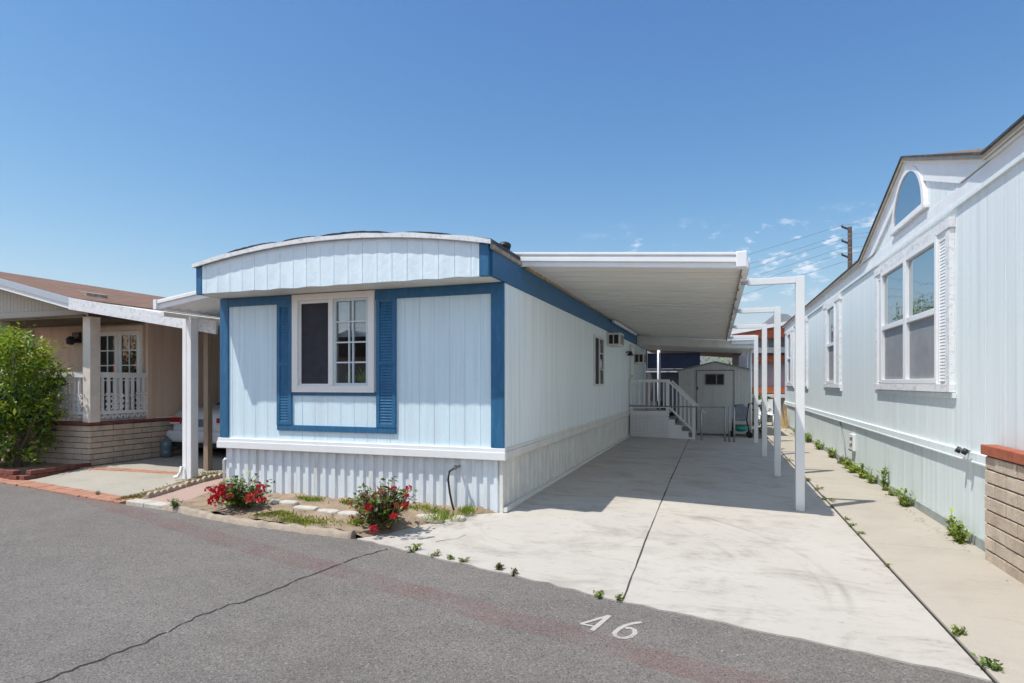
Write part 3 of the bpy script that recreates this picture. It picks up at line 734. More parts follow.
b = MB(); b.box(-2.28, -1.32, LY, LY+.05, .90, .96); b.build('bottom_rail', 'white', lp, .004)
for k in range(7):
    x = -2.20+k*.133; b = MB(); b.box(x-.02, x+.02, LY+.005, LY+.045, .96, 1.62); b.build('baluster', 'white', lp)
nst = 4
for k in range(nst):
    x0 = -1.28+k*.18; zt = DZ-(k+1)*.16
    b = MB(); b.box(x0, x0+.20, LY+.02, 17.9, zt-.04, zt); b.build('step', 'grey', lp)
b = MB(); poly = [(-1.28, .05), (-.56, .05), (-.56, .12)]
for k in range(nst-1, -1, -1): poly += [(-1.28+(k+1)*.18, DZ-(k+1)*.16-.05), (-1.28+k*.18+.0, DZ-(k+1)*.16-.05)]
poly = [(-1.27, .05), (-.57, .05), (-.57, .11), (-.74, .11), (-.74, .27), (-.92, .27), (-.92, .43), (-1.10, .43), (-1.10, .59), (-1.27, .59)]
b.prism(poly, 'y', LY, LY+.018); b.build('stringer', 'white', lp)
for (p, q, w_) in (((-1.28, LY+.02, 1.66), (-.58, LY+.02, .98), .07), ((-1.26, LY+.02, .93), (-.60, LY+.02, .28), .045), ((-1.25, 17.9, 1.66), (-.3, 17.9, .72), .05)):
    b = MB(); b.bar(p, q, w_, .05); b.build('stair_rail', 'white', lp)
b = MB(); b.box(-.64, -.56, LY-.02, LY+.06, .05, 1.02); b.build('newel_post', 'white', lp, .004)
for k in range(5):
    x = -1.16+k*.108; zz = .93-(x+1.26)*.985; b = MB(); b.box(x-.016, x+.016, LY+.005, LY+.04, zz, zz+.70); b.build('baluster', 'white', lp)
# chain-link gate and pipe rail
gt = thing('chain_link_gate', 'low chain link gate with dark top rail between the steps and carport posts', 'gate', (-.1, 16.75, 0))
b = MB(); b.tube([(-2.32, 16.72, .96), (.20, 16.72, .95)], .018, 8); b.build('top_rail', 'grey', gt)
for x in (-.40, .20, .31, .43):
    b = MB(); b.tube([(x, 16.75, 0), (x, 16.75, .97)], .026, 8); b.build('gate_post', 'galv', gt)
b = MB(); b.tube([(-.40, 16.76, .14), (.20, 16.76, .14)], .014, 6)
x = -1.2
while x < .2:
    for sg in (1, -1):
        a0, a1 = (x, x+.8) if sg > 0 else (x+.8, x)
        za, zb = .14, .94
        lo_, hi_ = -.39, .19
        if a0 == a1: continue
        def cl(a, z, c, w):
            if a < lo_: t_ = (lo_-a)/(c-a); return lo_, z+(w-z)*t_
            if a > hi_: t_ = (hi_-a)/(c-a); return hi_, z+(w-z)*t_
            return a, z
        if max(a0, a1) > lo_ and min(a0, a1) < hi_:
            A_ = cl(a0, za, a1, zb); B_ = cl(a1, zb, a0, za)
            if abs(A_[0]-B_[0]) > .01: b.tube([(A_[0], 16.75, A_[1]), (B_[0], 16.75, B_[1])], .003, 4, 0, False)
    x += .07
b.build('mesh_wire', 'galv', gt)

# ------------------------------------------------------------------ shed
SY = 20.0
sd = thing('garden_shed', 'grey ribbed metal shed with shallow gable, double door and small dark window', 'shed', (-.07, 21.1, 0))
def shz(x): return 2.27 - abs(x+.05)*.235
b = MB(FY(SY)); pr = ribs(-1.18, 1.04, .10, .08, .008); b.panel(pr, -.02, lambda a: shz(a)-.02, .03); b.box(-1.18, -1.15, -2.2, -.03, -.02, 1.98); b.box(1.01, 1.04, -2.2, -.03, -.02, 1.98); b.box(-1.15, 1.01, -2.2, -2.17, -.02, 1.98); b.build('wall', 'shed', sd)
b = MB(); xs = [-1.24, -.05, 1.10]; b.prism([(x, shz(x)-.02) for x in xs]+[(x, shz(x)+.03) for x in xs[::-1]], 'y', SY-.08, SY+2.25); b.build('roof', 'grey', sd)
b = MB(FY(SY)); b.panel(ribs(-.61, .51, .10, .08, .008), .08, 1.98, -.012); d = b.build('door', 'shed', sd)
b = MB(FY(SY)); b.box(-.64, -.60, 0, .03, .05, 2.02); b.box(.50, .53, 0, .03, .05, 2.02); b.box(-.60, .50, 0, .03, 1.985, 2.02); b.build('door_frame', 'grey', d)
w = BX(FY(SY), -.35, .21, .005, .035, 1.55, 1.88).build('window', 'dark', sd)
b = MB(FY(SY)); b.box(-.36, .22, .036, .045, 1.53, 1.565); b.box(-.36, .22, .036, .045, 1.865, 1.90); b.box(-.37, -.34, .036, .045, 1.565, 1.865); b.box(.195, .225, .036, .045, 1.565, 1.865); b.box(-.03, .0, .036, .045, 1.565, 1.865); b.build('frame', 'grey', w)
b = MB(FY(SY)); b.box(-.62, -.58, .02, .05, 1.38, 1.48); b.build('latch', 'black', sd)
# wheeled walker with basket
wk = thing('wheeled_walker', 'folded wheeled walker with grey cloth seat and teal bundle in front of the shed', 'walker', (.66, 18.7, 0))
b = MB(); 
for y in (18.5, 18.9):
    b.tube([(.42, y, .12), (.46, y, .55), (.52, y, .95)], .014, 6); b.tube([(.90, y, .12), (.82, y, .55), (.88, y, .98), (.98, y, 1.02), (1.0, y, .95)], .014, 6); b.tube([(.42, y, .35), (.90, y, .35)], .010, 6)
b.tube([(.46, 18.5, .55), (.46, 18.9, .55)], .012, 6); b.tube([(.84, 18.5, .6), (.84, 18.9, .6)], .012, 6); b.build('frame', 'black', wk)
b = MB(); b.prism([(.46, .50), (.80, .48), (.86, .86), (.74, .98), (.56, .97), (.46, .84)], 'y', 18.52, 18.88); b.build('cloth_seat', 'fabric', wk, .03)
b = MB(); b.ball((.66, 18.62, .26), .17, 0, 9, (1.15, .9, .55), .12); b.build('bundle', 'teal', wk)
for (x, y) in ((.42, 18.5), (.90, 18.5), (.42, 18.9), (.90, 18.9)):
    b = MB(); b.tube([(x, y-.02, .085), (x, y+.02, .085)], .085, 14); b.build('wheel', 'rubber', wk)

# ------------------------------------------------------------------ right-hand house
HX = 2.38; HB = 24.0; HF = .6
rh = thing('side_gabled_house', 'pale aqua board-sided house on the right with an arched window in its gable', 'house', (5.5, 12, 0))
TR = FXm(HX)
b = MB(TR); b.panel(grooves(HF, HB, .406, .006, .002), .90, 3.47, .06); b.build('wall', 'aqua', rh)
b = MB(TR); b.panel(grooves(HF, HB, .406, .006, .002, .1), .11, .84, .06); b.build('skirting', 'aqua_low', rh)
b = MB(TR); b.box(HF, HB, -.06, .02, -.04, .125); b.build('base_strip', 'concrete_old', rh, .008)
b = MB(TR); b.box(HF, HB, -.02, .045, .825, .845); b.box(HF, HB, -.02, .035, .845, .925); b.build('trim_rail', 'aqua', rh, .004)
b = MB(TR); b.box(HF, HB, -.06, .012, 3.475, 3.64); b.build('frieze', 'white_frieze', rh, .003)
b = MB(TR); b.box(HF, HB, -.01, .03, 3.43, 3.475); b.build('frieze_strip', 'aqua', rh, .003)
b = MB(); b.box(HX+.06, 8.8, HB-.06, HB, 0, 3.6); b.box(HX+.06, 8.8, HF, HF+.06, 0, 3.6); b.box(8.74, 8.8, HF+.06, HB-.06, 0, 3.6); b.build('far_wall', 'aqua', rh)
EX = 2.315; EZ = 3.705; GY, GZ, GH = 9.03, 4.575, 2.50
SL = .26
b = MB()
RX, RZ = 5.6, EZ+(5.6-EX)*SL
def roofquad(b, y0, y1):
    p = [(EX, y0, EZ), (EX, y1, EZ), (RX, y1, RZ), (RX, y0, RZ)]
    i = [b.P(q) for q in p]; j = [b.P((q[0], q[1], q[2]-.045)) for q in p]
    b.F(i); b.F(j[::-1])
    for k in range(4): b.F((i[k], j[k], j[(k+1) % 4], i[(k+1) % 4]))
roofquad(b, HF-.1, GY-GH); roofquad(b, GY+GH, HB+.12)
i = [b.P(p) for p in ((EX+.3, GY-GH, EZ+.3*SL), (EX+.3, GY+GH, EZ+.3*SL), (RX, GY+GH, RZ), (RX, GY-GH, RZ))]; b.F(i)
p = [(RX, HF-.1, RZ), (RX, HB+.12, RZ), (8.95, HB+.12, EZ), (8.95, HF-.1, EZ)]; b.F([b.P(q) for q in p])
rroof = b.build('roof', 'shingle2', rh)
b = MB(); bx_ = EX+(GZ-EZ)/SL
for sg in (-1, 1):
    A_ = (EX, GY, GZ); B_ = (bx_, GY, GZ); C_ = (EX, GY+sg*GH, EZ)
    i = [b.P(q) for q in (A_, B_, C_)]; j = [b.P((q[0], q[1], q[2]-.04)) for q in (A_, B_, C_)]
    b.F(i); b.F(j[::-1])
    for k in range(3): b.F((i[k], j[k], j[(k+1) % 3], i[(k+1) % 3]))
b.build('gable_roof', 'shingle2', rh)
# drip edges along eave and gable
b = MB()
prof = [(HF-.1, EZ), (GY-GH, EZ), (GY, GZ), (GY+GH, EZ), (HB+.12, EZ)]
for (ya, za), (yb, zb) in zip(prof, prof[1:]):
    b.prism([(ya, za-.062), (yb, zb-.062), (yb, zb-.008), (ya, za-.008)], 'x', EX-.014, EX+.012)
b.build('drip_edge', 'drip', rh)
b = MB()
for (ya, za), (yb, zb) in zip(prof, prof[1:]):
    b.prism([(ya, za-.006), (yb, zb-.006), (yb, zb+.016), (ya, za+.016)], 'x', EX-.028, EX+.05)
b.build('shingle_edge', 'tar', rh)
# soffit and rake boards (the light band that follows the gable)
b = MB()
for (ya, za), (yb, zb) in zip(prof, prof[1:]):
    b.prism([(ya, za-.062), (yb, zb-.062), (yb, zb-.045), (ya, za-.045)], 'x', EX+.013, HX+.03)
b.build('soffit', 'white_frieze', rh)
b = MB()
for sg in (-1, 1):
    for q in ([(GY+sg*(GH-.02), EZ-.05), (GY, GZ-.066), (GY, GZ-.30), (GY+sg*(GH-.72), EZ-.05)],):
        b.prism(q if sg > 0 else q[::-1], 'x', HX-.028, HX+.02)
b.build('rake_board', 'white_frieze', rh, .003)
b = MB(TR); inn = GH-.70
pr = grooves(GY-inn, GY+inn, .203, .008, .005)
if not any(abs(a-GY) < .001 for a, d in pr): pr = sorted(pr+[(GY, 0.)])
b.panel(pr, 3.56, lambda a: max(3.565, (GZ-.30)-abs(a-GY)*(GZ-.30-EZ+.06)/inn), .05)
b.build('gable_panel', 'aqua', rh)
# arched window
def arch_pts(cy, zb, r, h, n=24): return [(cy+r*math.cos(math.pi*k/n), zb+h*math.sin(math.pi*k/n)) for k in range(n+1)]
aw = thing  # keep name free
AC = 8.98
b = MB(); o_ = arch_pts(AC, 3.73, .69, .66); i_ = arch_pts(AC, 3.775, .60, .565)
for k in range(24):
    b.prism([o_[k], o_[k+1], i_[k+1], i_[k]], 'x', HX-.045, HX+.01)
b.prism([(AC-.69, 3.73), (AC+.69, 3.73), (AC+.60, 3.775), (AC-.60, 3.775)], 'x', HX-.045, HX+.01)
aw_ = b.build('arched_window', 'white', rh)
b = MB(); b.prism(arch_pts(AC, 3.77, .61, .575), 'x', HX-.032, HX-.025); b.build('pane', 'glass_blue', aw_)
b = MB(TR); b.box(AC-.74, AC+.74, 0.0, .055, 3.69, 3.728); b.build('sill', 'whitewood', aw_, .004)
# rectangular windows with louvred side strips
def side_window(y0, y1, z0, z1, units, lou, fr=.10, wide_r=0.):
    w = MB(TR)
    for (u0, u1, v0, v1) in ((y0, y0+fr, z0+.09, z1-.11), (y1-fr, y1, z0+.09, z1-.11), (y0-.02, y1+.02, z1-.11, z1), (y0-.03, y1+.03, z0, z0+.09)): w.box(u0, u1, .0, .05 if v1-v0 > .5 else .06, v0, v1)
    w = w.build('window', 'whitewood', rh, .004)
    b = MB(TR); b.box(y0-.05, y1+.05, 0., .035, z0-.06, z0-.005); b.build('apron', 'aqua', w, .003)
    a0, a1 = y0+fr, y1-fr
    if lou:
        for (u0, u1) in ((a0, a0+lou), (a1-lou, a1)):
            l = MB(TR); l.box(u0+.03, u1-.03, 0, .006, z0+.09, z1-.11); l.box(u0, u0+.03, 0, .045, z0+.09, z1-.11); l.box(u1-.03, u1, 0, .045, z0+.09, z1-.11); z = z0+.12
            while z < z1-.2:
                i = [l.P(p) for p in ((u0+.03, .034, z), (u1-.03, .034, z), (u1-.03, .027, z+.036), (u0+.03, .027, z+.036), (u0+.03, .027, z), (u1-.03, .027, z))]
                l.F((i[0], i[1], i[2], i[3])); l.F((i[0], i[4], i[5], i[1])); z += .036
            l.box(u0+.03, u1-.03, .0, .04, z, z1-.11)
            l.build('louvre', 'white', w, recalc=False)
            if lou: pass
        a0 += lou; a1 -= lou
    n = units; zm = z0+.09+(z1-z0-.20)*.50
    for k in range(n):
        u0 = a0+(a1-a0)*k/n; u1 = a0+(a1-a0)*(k+1)/n
        s_ = MB(TR)
        for (p0, p1, v0, v1) in ((u0, u0+.06, z0+.09, z1-.11), (u1-.06, u1, z0+.09, z1-.11), (u0+.06, u1-.06, z1-.17, z1-.11), (u0+.06, u1-.06, z0+.09, z0+.15)): s_.box(p0, p1, 0, .062, v0, v1)
        s_.box(u0+.06, u1-.06, 0, .055, zm-.04, zm+.03)
        s_ = s_.build('sash', 'white', w, .005)
        BX(TR, u0+.055, u1-.055, .012, .020, zm+.02, z1-.165).build('upper_pane', 'glass_blue', w)
        BX(TR, u0+.055, u1-.055, .012, .016, z0+.145, zm-.03).build('lower_screen', 'screen_grey', w)
    return w
side_window(7.44, 10.56, 1.50, 3.36, 2, .26, .11)
side_window(13.45, 15.3, 1.50, 3.40, 1, .16, .30)
side_window(18.1, 20.0, 1.50, 3.42, 1, .16, .30)
side_window(21.2, 23.2, 1.50, 3.42, 1, .16, .30)
# utility outlet, cable, tap on the skirt
t = thing('outlet_box', 'small weathered outlet box on the right house skirt above the weeds', 'outlet box', (HX-.03, 12.3, .40))
b = MB(TR); b.box(12.15, 12.45, .001, .05, .36, .66); b.build('box_cover', 'white', t, .006)
b = MB(TR)
for (u, v) in ((12.24, .58), (12.36, .57), (12.25, .47), (12.37, .45)): b.box(u-.035, u+.03, .05, .056, v-.03, v+.03)
b.box(12.2, 12.44, .05, .07, .355, .375); b.build('socket', 'mortar', t)
b = MB(); b.tube([(HX-.01, 13.6, .83), (HX-.012, 13.3, .62), (HX-.02, 13.1, .45), (HX-.015, 13.0, .2), (HX-.03, 12.9, .05)], .008, 6); tag(b.build('loose_cable', 'grey'), 'thin loose cable hanging down the right house skirt', 'cable')
t = thing('hose_splitter', 'dark two-way hose tap on the aqua trim rail beside the brick wall', 'tap', (HX-.06, 6.9, .85))
b = MB(); b.tube([(HX-.02, 6.97, .92), (HX-.085, 6.97, .93)], .016, 8); b.tube([(HX-.085, 6.88, .925), (HX-.085, 7.06, .94)], .016, 8); b.build('valve_body', 'grey', t)
for y in (6.89, 7.05):
    b = MB(); b.tube([(HX-.08, y, .955), (HX-.11, y, .905)], .025, 8); b.build('tap_handle', 'black', t)
# brick wall at the right edge
bw = thing('low_brick_wall', 'low buff block wall with orange brick cap at the right edge', 'brick wall', (2.3, 4.2, 0))
b = MB(); b.box(2.275, HX-.03, 1.6, 6.36, -.05, .955); b.build('mortar_core', 'mortar', bw)
b = MB(); hgt = .119
for r_ in range(8):
    y = 6.37; off = .2 if r_ % 2 else 0; first = True
    while y > 1.6:
        L = (.2 if (first and r_ % 2) else .4)*uni(.985, 1.01); first = False
        d = uni(-.004, .006); z0 = r_*hgt+.006
        b.box(2.262-d, 2.30, y-L+.012, y, z0+uni(0, .003), z0+hgt-.012)
        b.m[-6:] = [r_ * 3 % 2] * 6 if False else [random.choice((0, 0, 1))] * 6
        y -= L
b.build('block_course', ['block2', pmat('darker_slump_block', (.46, .37, .28), .85, .2, 4, (.29, .24, .2), .6, 10, None, .9, 55, fine=.18, fscale=160)], bw, .006)
b = MB(); y = 6.39
while y > 1.6:
    b.box(2.235+uni(-.004, .004), HX-.02, y-.29, y, .962, 1.05+uni(-.002, .002)); y -= .30
b.build('cap', 'redcap2', bw, .006)

# ------------------------------------------------------------------ left awning of the home + posts
la = thing('side_awning', 'white corrugated awning on the home far side with square downspout post', 'awning', (-7.3, 8, 0))
def lz(x): return 2.86 + (x+6.62)*.14
b = MB(); x0, x1 = -7.70, -6.62; pr = []; x = 6.50
k = 0; top = []
while x < 18: top.append((x, .035*(k % 2))); x += .09; k += 1
for (ya, ha), (yb, hb) in zip(top, top[1:]):
    q = [b.P((x0, ya, lz(x0)+ha)), b.P((x1, ya, lz(x1)+ha)), b.P((x1, yb, lz(x1)+hb)), b.P((x0, yb, lz(x0)+hb))]
    q2 = [b.P((x0, ya, lz(x0)+ha+.006)), b.P((x1, ya, lz(x1)+ha+.006)), b.P((x1, yb, lz(x1)+hb+.006)), b.P((x0, yb, lz(x0)+hb+.006))]
    b.F(q[::-1]); b.F(q2)
b.build('roof_panel', 'awn_white', la, recalc=False)
b = MB()
for (ya, d0, d1) in ((6.46, -.03, .045), (6.43, .045, .09), (6.45, .09, .105)):
    b.prism([(x0-.06, lz(x0)+d0), (x1+.005, lz(x1)+d0), (x1+.005, lz(x1)+d1), (x0-.06, lz(x0)+d1)], 'y', ya, 6.51)
b.build('front_fascia', 'awn_white', la, .003)
b = MB(); b.box(x0-.085, x0-.02, 6.42, 6.54, lz(x0)-.035, lz(x0)+.11); b.build('end_cap', 'awn_white', la, .006)
b = MB(); b.box(x0-.07, x0-.005, 6.54, 18, lz(x0)-.03, lz(x0)+.09); b.build('gutter', 'awn_white', la)
b = MB(); b.box(-7.85, -7.78, 6.60, 18, 2.60, 2.66); b.build('beam', 'awn_under', la)
b = MB()
for (xa, xb, ya, yb) in ((-7.92, -7.84, 7.04, 7.15), (-7.82, -7.73, 7.03, 7.17)):
    b.box(xa, xb, ya, yb, .08, 2.62)
b.box(-7.841, -7.819, 7.06, 7.14, .08, 2.60); b.build('post', 'awn_white', la, .008)
b = MB(); b.tube([(-7.88, 7.0, .30), (-7.885, 6.98, .2), (-7.91, 6.95, .15), (-7.95, 6.92, .135)], .028, 8); b.build('downspout', 'awn_white', la)
b = MB(); b.box(-8.30, -8.20, 7.80, 7.90, .07, 2.45); tag(b.build('wooden_post', 'wood', None, .006), 'slim weathered timber post standing behind the white downspout post', 'post')

# ------------------------------------------------------------------ left neighbour house
LX, LYF = -10.70, 7.55
lh = thing('porch_house', 'beige neighbour house on the left with brown shingle roof and brick-skirted porch', 'house', (-14.5, 12, 0))
YD = 8.72
b = MB(FXp(LX)); b.panel(grooves(YD, 24, .3, .006, .004), .90, 2.95, .05); b.build('side_wall', 'beige', lh)
b = MB(FY(YD)); b.panel(grooves(-21, LX-.06, .3, .006, .004), .80, 3.0, .05); b.box(-21, LX-.06, -.2, -.06, 0, 3); b.build('porch_wall', 'beige', lh)
b = MB(); b.box(LX-.03, LX+.02, YD-.025, YD+.09, .88, 2.9); b.build('corner_board', 'beige', lh, .004)
b = MB(); b.box(-21, LX-.12, LYF+.1, YD, .70, .80); b.build('porch_floor', 'wood', lh)
b = MB(); b.box(-21, LX-.03, LYF-.1, YD-.01, 2.80, 2.83); b.build('porch_ceiling', 'brown', lh)
# block skirt of the porch and the side of the house
b = MB(); b.box(-21, LX-.03, LYF+.03, LYF+.12, -.05, .83); b.box(LX-.12, LX-.03, LYF+.12, 23.9, -.05, .83); b.build('mortar_core', 'mortar', lh)
b = MB(); hgt = .104
for r_ in range(8):
    z0 = .0+r_*hgt
    x = LX+.006; first = True
    while x > -16:
        L = .2 if (first and r_ % 2) else .4; first = False
        b.box(x-L+.012, x, LYF+uni(-.004, .004), LYF+.05, z0, z0+hgt-.012); b.m[-6:] = [random.choice((0, 0, 1))]*6; x -= L
    y = LYF+.052; first = True
    while y < 16:
        L = .2 if (first and not r_ % 2) else .4; first = False
        b.box(LX-.05, LX+.004+uni(-.004, .004), y+.006, y+L-.006, z0, z0+hgt-.012); b.m[-6:] = [random.choice((0, 0, 1))]*6; y += L
b.build('block_skirt', ['block', 'block2'], lh, .005)
b = MB(); b.box(-21, LX+.03, LYF-.03, LYF+.14, .835, .885); b.box(LX-.14, LX+.03, LYF+.14, 23, .835, .885); b.build('brick_cap', 'redcap', lh, .005)
for x in (-10.755, -13.25):
    b = MB(); b.box(x-.095, x+.095, LYF-.01, LYF+.18, .886, 2.80); b.build('porch_post', 'post_cream', lh, .005)
b = MB(); b.box(-21, LX+.0, LYF-.035, LYF-.012, 2.79, 2.95); b.build('beam_board', 'beige_lt', lh, .004)
# front gable wall, rake fascia
YR = 7.2
RXg, RZg = -14.1, 3.92
EXg, EZg = -10.65, 3.09
b = MB(FY(LYF-.02)); s_ = (RZg-EZg)/(EXg-RXg)
pr = [(a-17.6+0, d) for a, d in grooves(0, 6.85, .1, .006, .004)]
b.panel(pr, 2.955, lambda a: max(2.96, RZg-abs(a-RXg)*s_-.10), .03); b.build('gable_wall', 'beige_lt', lh)
b = MB()
def rz(x): return RZg-abs(x-RXg)*s_
poly = [(-17.55, rz(-17.55)-.055), (RXg, RZg-.055), (EXg, EZg-.055), (EXg, EZg), (RXg, RZg), (-17.55, rz(-17.55))]
b.prism(poly, 'y', YR+.012, 24); lroof = b.build('roof', 'shingle', lh)
b = MB(); poly = [(-17.55, rz(-17.55)-.12), (RXg, RZg-.12), (EXg+.0, EZg-.12), (EXg, EZg-.006), (RXg, RZg-.006), (-17.55, rz(-17.55)-.006)]
b.prism(poly, 'y', YR-.03, YR+.01); b.build('rake_fascia', pmat('blue_grey_fascia', (.42, .47, .53), .6, .08, 5, (.3, .33, .37), .4, 5), lh)
b = MB(); poly = [(-17.55, rz(-17.55)-.20), (RXg, RZg-.20), (EXg, EZg-.20), (EXg, EZg-.124), (RXg, RZg-.124), (-17.55, rz(-17.55)-.124)]
b.prism(poly, 'y', YR-.012, YR+.02); b.build('rake_molding', 'white', lh)
b = MB(); b.box(EXg-.02, EXg+.02, YR+.02, 24, EZg-.16, EZg-.06); b.build('eave_fascia', 'whitewood', lh)
b = MB(); b.prism([(-11.62, rz(-11.62)-.01), (-11.40, rz(-11.40)-.01), (-11.42, rz(-11.42)+.06), (-11.60, rz(-11.60)+.06)], 'y', 8.0, 8.42); b.build('roof_vent', 'rust', lroof)
# carport cover of the neighbour, continuing the roof down
b = MB(); b.prism([(EXg+.02, EZg-.03), (-7.42, 2.545), (-7.42, 2.50), (EXg+.02, EZg-.075)], 'y', YR-.01, 22)
cpn = b.build('carport_roof', 'awn_under', lh)
b = MB(); b.prism([(EXg+.01, EZg-.21), (-7.36, 2.36), (-7.36, 2.56), (EXg+.01, EZg-.008)], 'y', YR-.05, YR-.012); b.build('carport_fascia', 'whitewood', cpn, .003)
# French doors, lamp, side window
fd = BX(FY(YD), -12.18, -10.80, .001, .02, .80, 2.74).build('french_door', 'post_cream', lh)
b = MB(FY(YD))
for (u0, u1, v0, v1) in ((-12.18, -12.09, .8, 2.66), (-10.86, -10.79, .8, 2.66), (-12.18, -10.79, 2.66, 2.76)): b.box(u0, u1, .02, .06, v0, v1)
b.build('door_frame', 'post_cream', fd, .004)
for (u0, u1) in ((-12.08, -11.475), (-11.465, -10.87)):
    b = MB(FY(YD))
    for (p0, p1, v0, v1) in ((u0, u0+.09, .82, 2.65), (u1-.09, u1, .82, 2.65), (u0+.09, u1-.09, 2.56, 2.65), (u0+.09, u1-.09, .82, 1.05)): b.box(p0, p1, .02, .045, v0, v1)
    um = (u0+u1)/2; b.box(um-.012, um+.012, .02, .04, 1.05, 2.56)
    for k in range(1, 5): z = 1.05+k*1.51/5; b.box(u0+.09, u1-.09, .02, .038, z-.012, z+.012)
    b.build('door_leaf', 'white', fd, .003)
    BX(FY(YD), u0+.09, u1-.09, .021, .027, 1.05, 2.56).build('glass_pane', 'glass_dark', fd)
b = MB(FY(YD)); b.box(-14.95, -14.05, .0, .05, 1.9, 2.75); w = b.build('window', 'white', lh, .004)
b = MB(FY(YD)); b.box(-14.88, -14.12, .05, .06, 1.97, 2.34); b.box(-14.88, -14.12, .05, .06, 2.40, 2.68); b.build('pane', 'glass_dark', w)
b = MB(FY(YD)); b.box(-12.78, -12.58, .0, .06, 2.44, 2.66); b.tube([(-12.68, .06, 2.5), (-12.68, .14, 2.55)], .02, 8); b.tube([(-12.68, .14, 2.56), (-12.68, .15, 2.50), (-12.68, .17, 2.40)], [.05, .09, .06], 10); b.build('wall_lamp', 'black', lh)
# porch railings
def porch_rail(T, a0, a1, n):
    r = MB(T); r.box(a0, a1, -.035, .035, 1.70, 1.80); r = r.build('railing', 'white', lh, .004)
    q = MB(T); q.box(a0, a1, -.025, .025, 1.02, 1.08); q.build('bottom_rail', 'white', r, .004)
    for k in range(n):
        u = a0+(k+.6)*(a1-a0)/n; q = MB(T); q.box(u-.028, u+.028, -.012, .012, 1.08, 1.70); q.build('baluster', 'white', r)
    q = MB(T)  # scalloped diamond trim between and below the pickets
    s_ = .06; u = a0+.03
    while u < a1-.03:
        for z in (1.11, 1.21, 1.31):
            for (p0, p1) in (((u, z), (u+.05, z+.05)), ((u+.05, z+.05), (u, z+.10))): q.bar((p0[0], .018, p0[1]), (p1[0], .018, p1[1]), .022, .012, 0, (0, 1, 0))
        u += .10
    u = a0
    while u < a1-.05:
        q.bar((u, .0, 1.01), (u+.06, 0., .94), .03, .015, 0, (0, 1, 0)); q.bar((u+.06, .0, .94), (u+.12, 0., 1.01), .03, .015, 0, (0, 1, 0)); u += .12
    q.build('lattice_trim', 'white', r)
porch_rail(lambda a, d, z: (LX-.03+d, a, z), LYF+.19, YD-.02, 8)
porch_rail(lambda a, d, z: (a, LYF+.08-d, z), -13.15, -10.86, 16)
# planter ring of bricks round the shrub
b = MB()
for r_ in range(2):
    y = 6.45+r_*.1
    while y < 7.5: b.box(-10.75, -10.63, y, y+.19, .02+r_*.075, .02+r_*.075+.068); y += .20
    x = -10.76-r_*.1
    while x > -13.2: b.box(x-.19, x, 6.40+ (abs(x+10.7)*.16), 6.52+(abs(x+10.7)*.16), .02+r_*.075, .02+r_*.075+.068); x -= .20
tag(b.build('brick_planter', 'redcap', None, .006), 'low two-course red brick planter edging round the big green shrub', 'planter')
b = MB(); b.box(-14, -10.74, 6.9, 7.54, .0, .12); b.box(-14, -11.2, 6.62, 6.9, 0, .11); structure(b, 'planter_soil', 'dirt')
# big green shrub
def crown(b, c, rad, ncl, nleaf, L, cols, spread=.22, flat=.6):
    for k in range(ncl):
        while True:
            v = Vector((uni(-1, 1), uni(-1, 1), uni(-1, 1)))
            if .35 < v.length < 1: break
        if random.random() < .7: v = v.normalized()*uni(.72, 1.02)
        q = Vector((c[0]+v.x*rad[0], c[1]+v.y*rad[1], c[2]+v.z*rad[2]))
        tone = random.choice(cols); up0 = Vector((uni(-.5, .5), uni(-.5, .5), 1))
        for j in range(nleaf):
            p = q+Vector((random.gauss(0, spread), random.gauss(0, spread), random.gauss(0, spread*.8)))
            d = (v*.6+Vector((uni(-1, 1), uni(-1, 1), uni(-.9, .5)))).normalized()
            b.leaf(p, d, up0+Vector((uni(-.6, .6), uni(-.6, .6), 0)), L*uni(.45, 1.4), L*.42*uni(.7, 1.3), tone if random.random() < .8 else random.choice(cols))
sh = thing('leafy_shrub', 'big bright green leafy shrub growing in the brick planter before the porch', 'shrub', (-11.6, 6.95, .1))
b = MB(); 
b.tube([(-11.6, 6.95, .05), (-11.62, 6.97, .6), (-11.55, 6.95, 1.2)], [.07, .055, .03], 8)
for k in range(9):
    a = k*.7; b.tube([(-11.6, 6.95, .3+.08*k), (-11.6+.3*math.cos(a), 6.95+.3*math.sin(a), .8+.1*k), (-11.6+.65*math.cos(a), 6.95+.6*math.sin(a), 1.2+.11*k)], [.035, .022, .01], 6)
b.build('trunk', 'bark', sh)
b = MB(); crown(b, (-11.95, 6.98, 1.55), (.92, .80, .85), 165, 40, .105, (0, 0, 0, 1, 1, 2), .085)
crown(b, (-12.02, 6.95, .72), (.98, .7, .55), 92, 38, .10, (0, 1, 1, 2), .085)
crown(b, (-11.62, 6.9, 1.15), (.60, .6, .42), 36, 34, .10, (0, 1, 2), .09)
crown(b, (-11.52, 6.95, 2.12), (.42, .4, .42), 34, 34, .10, (0, 0, 1), .10)
crown(b, (-12.57, 7.0, 1.8), (.7, .6, .6), 60, 40, .10, (0, 0, 1), .12)
b.build('crown', ['leaf1', 'leaf2', 'leaf3'], sh, recalc=False)

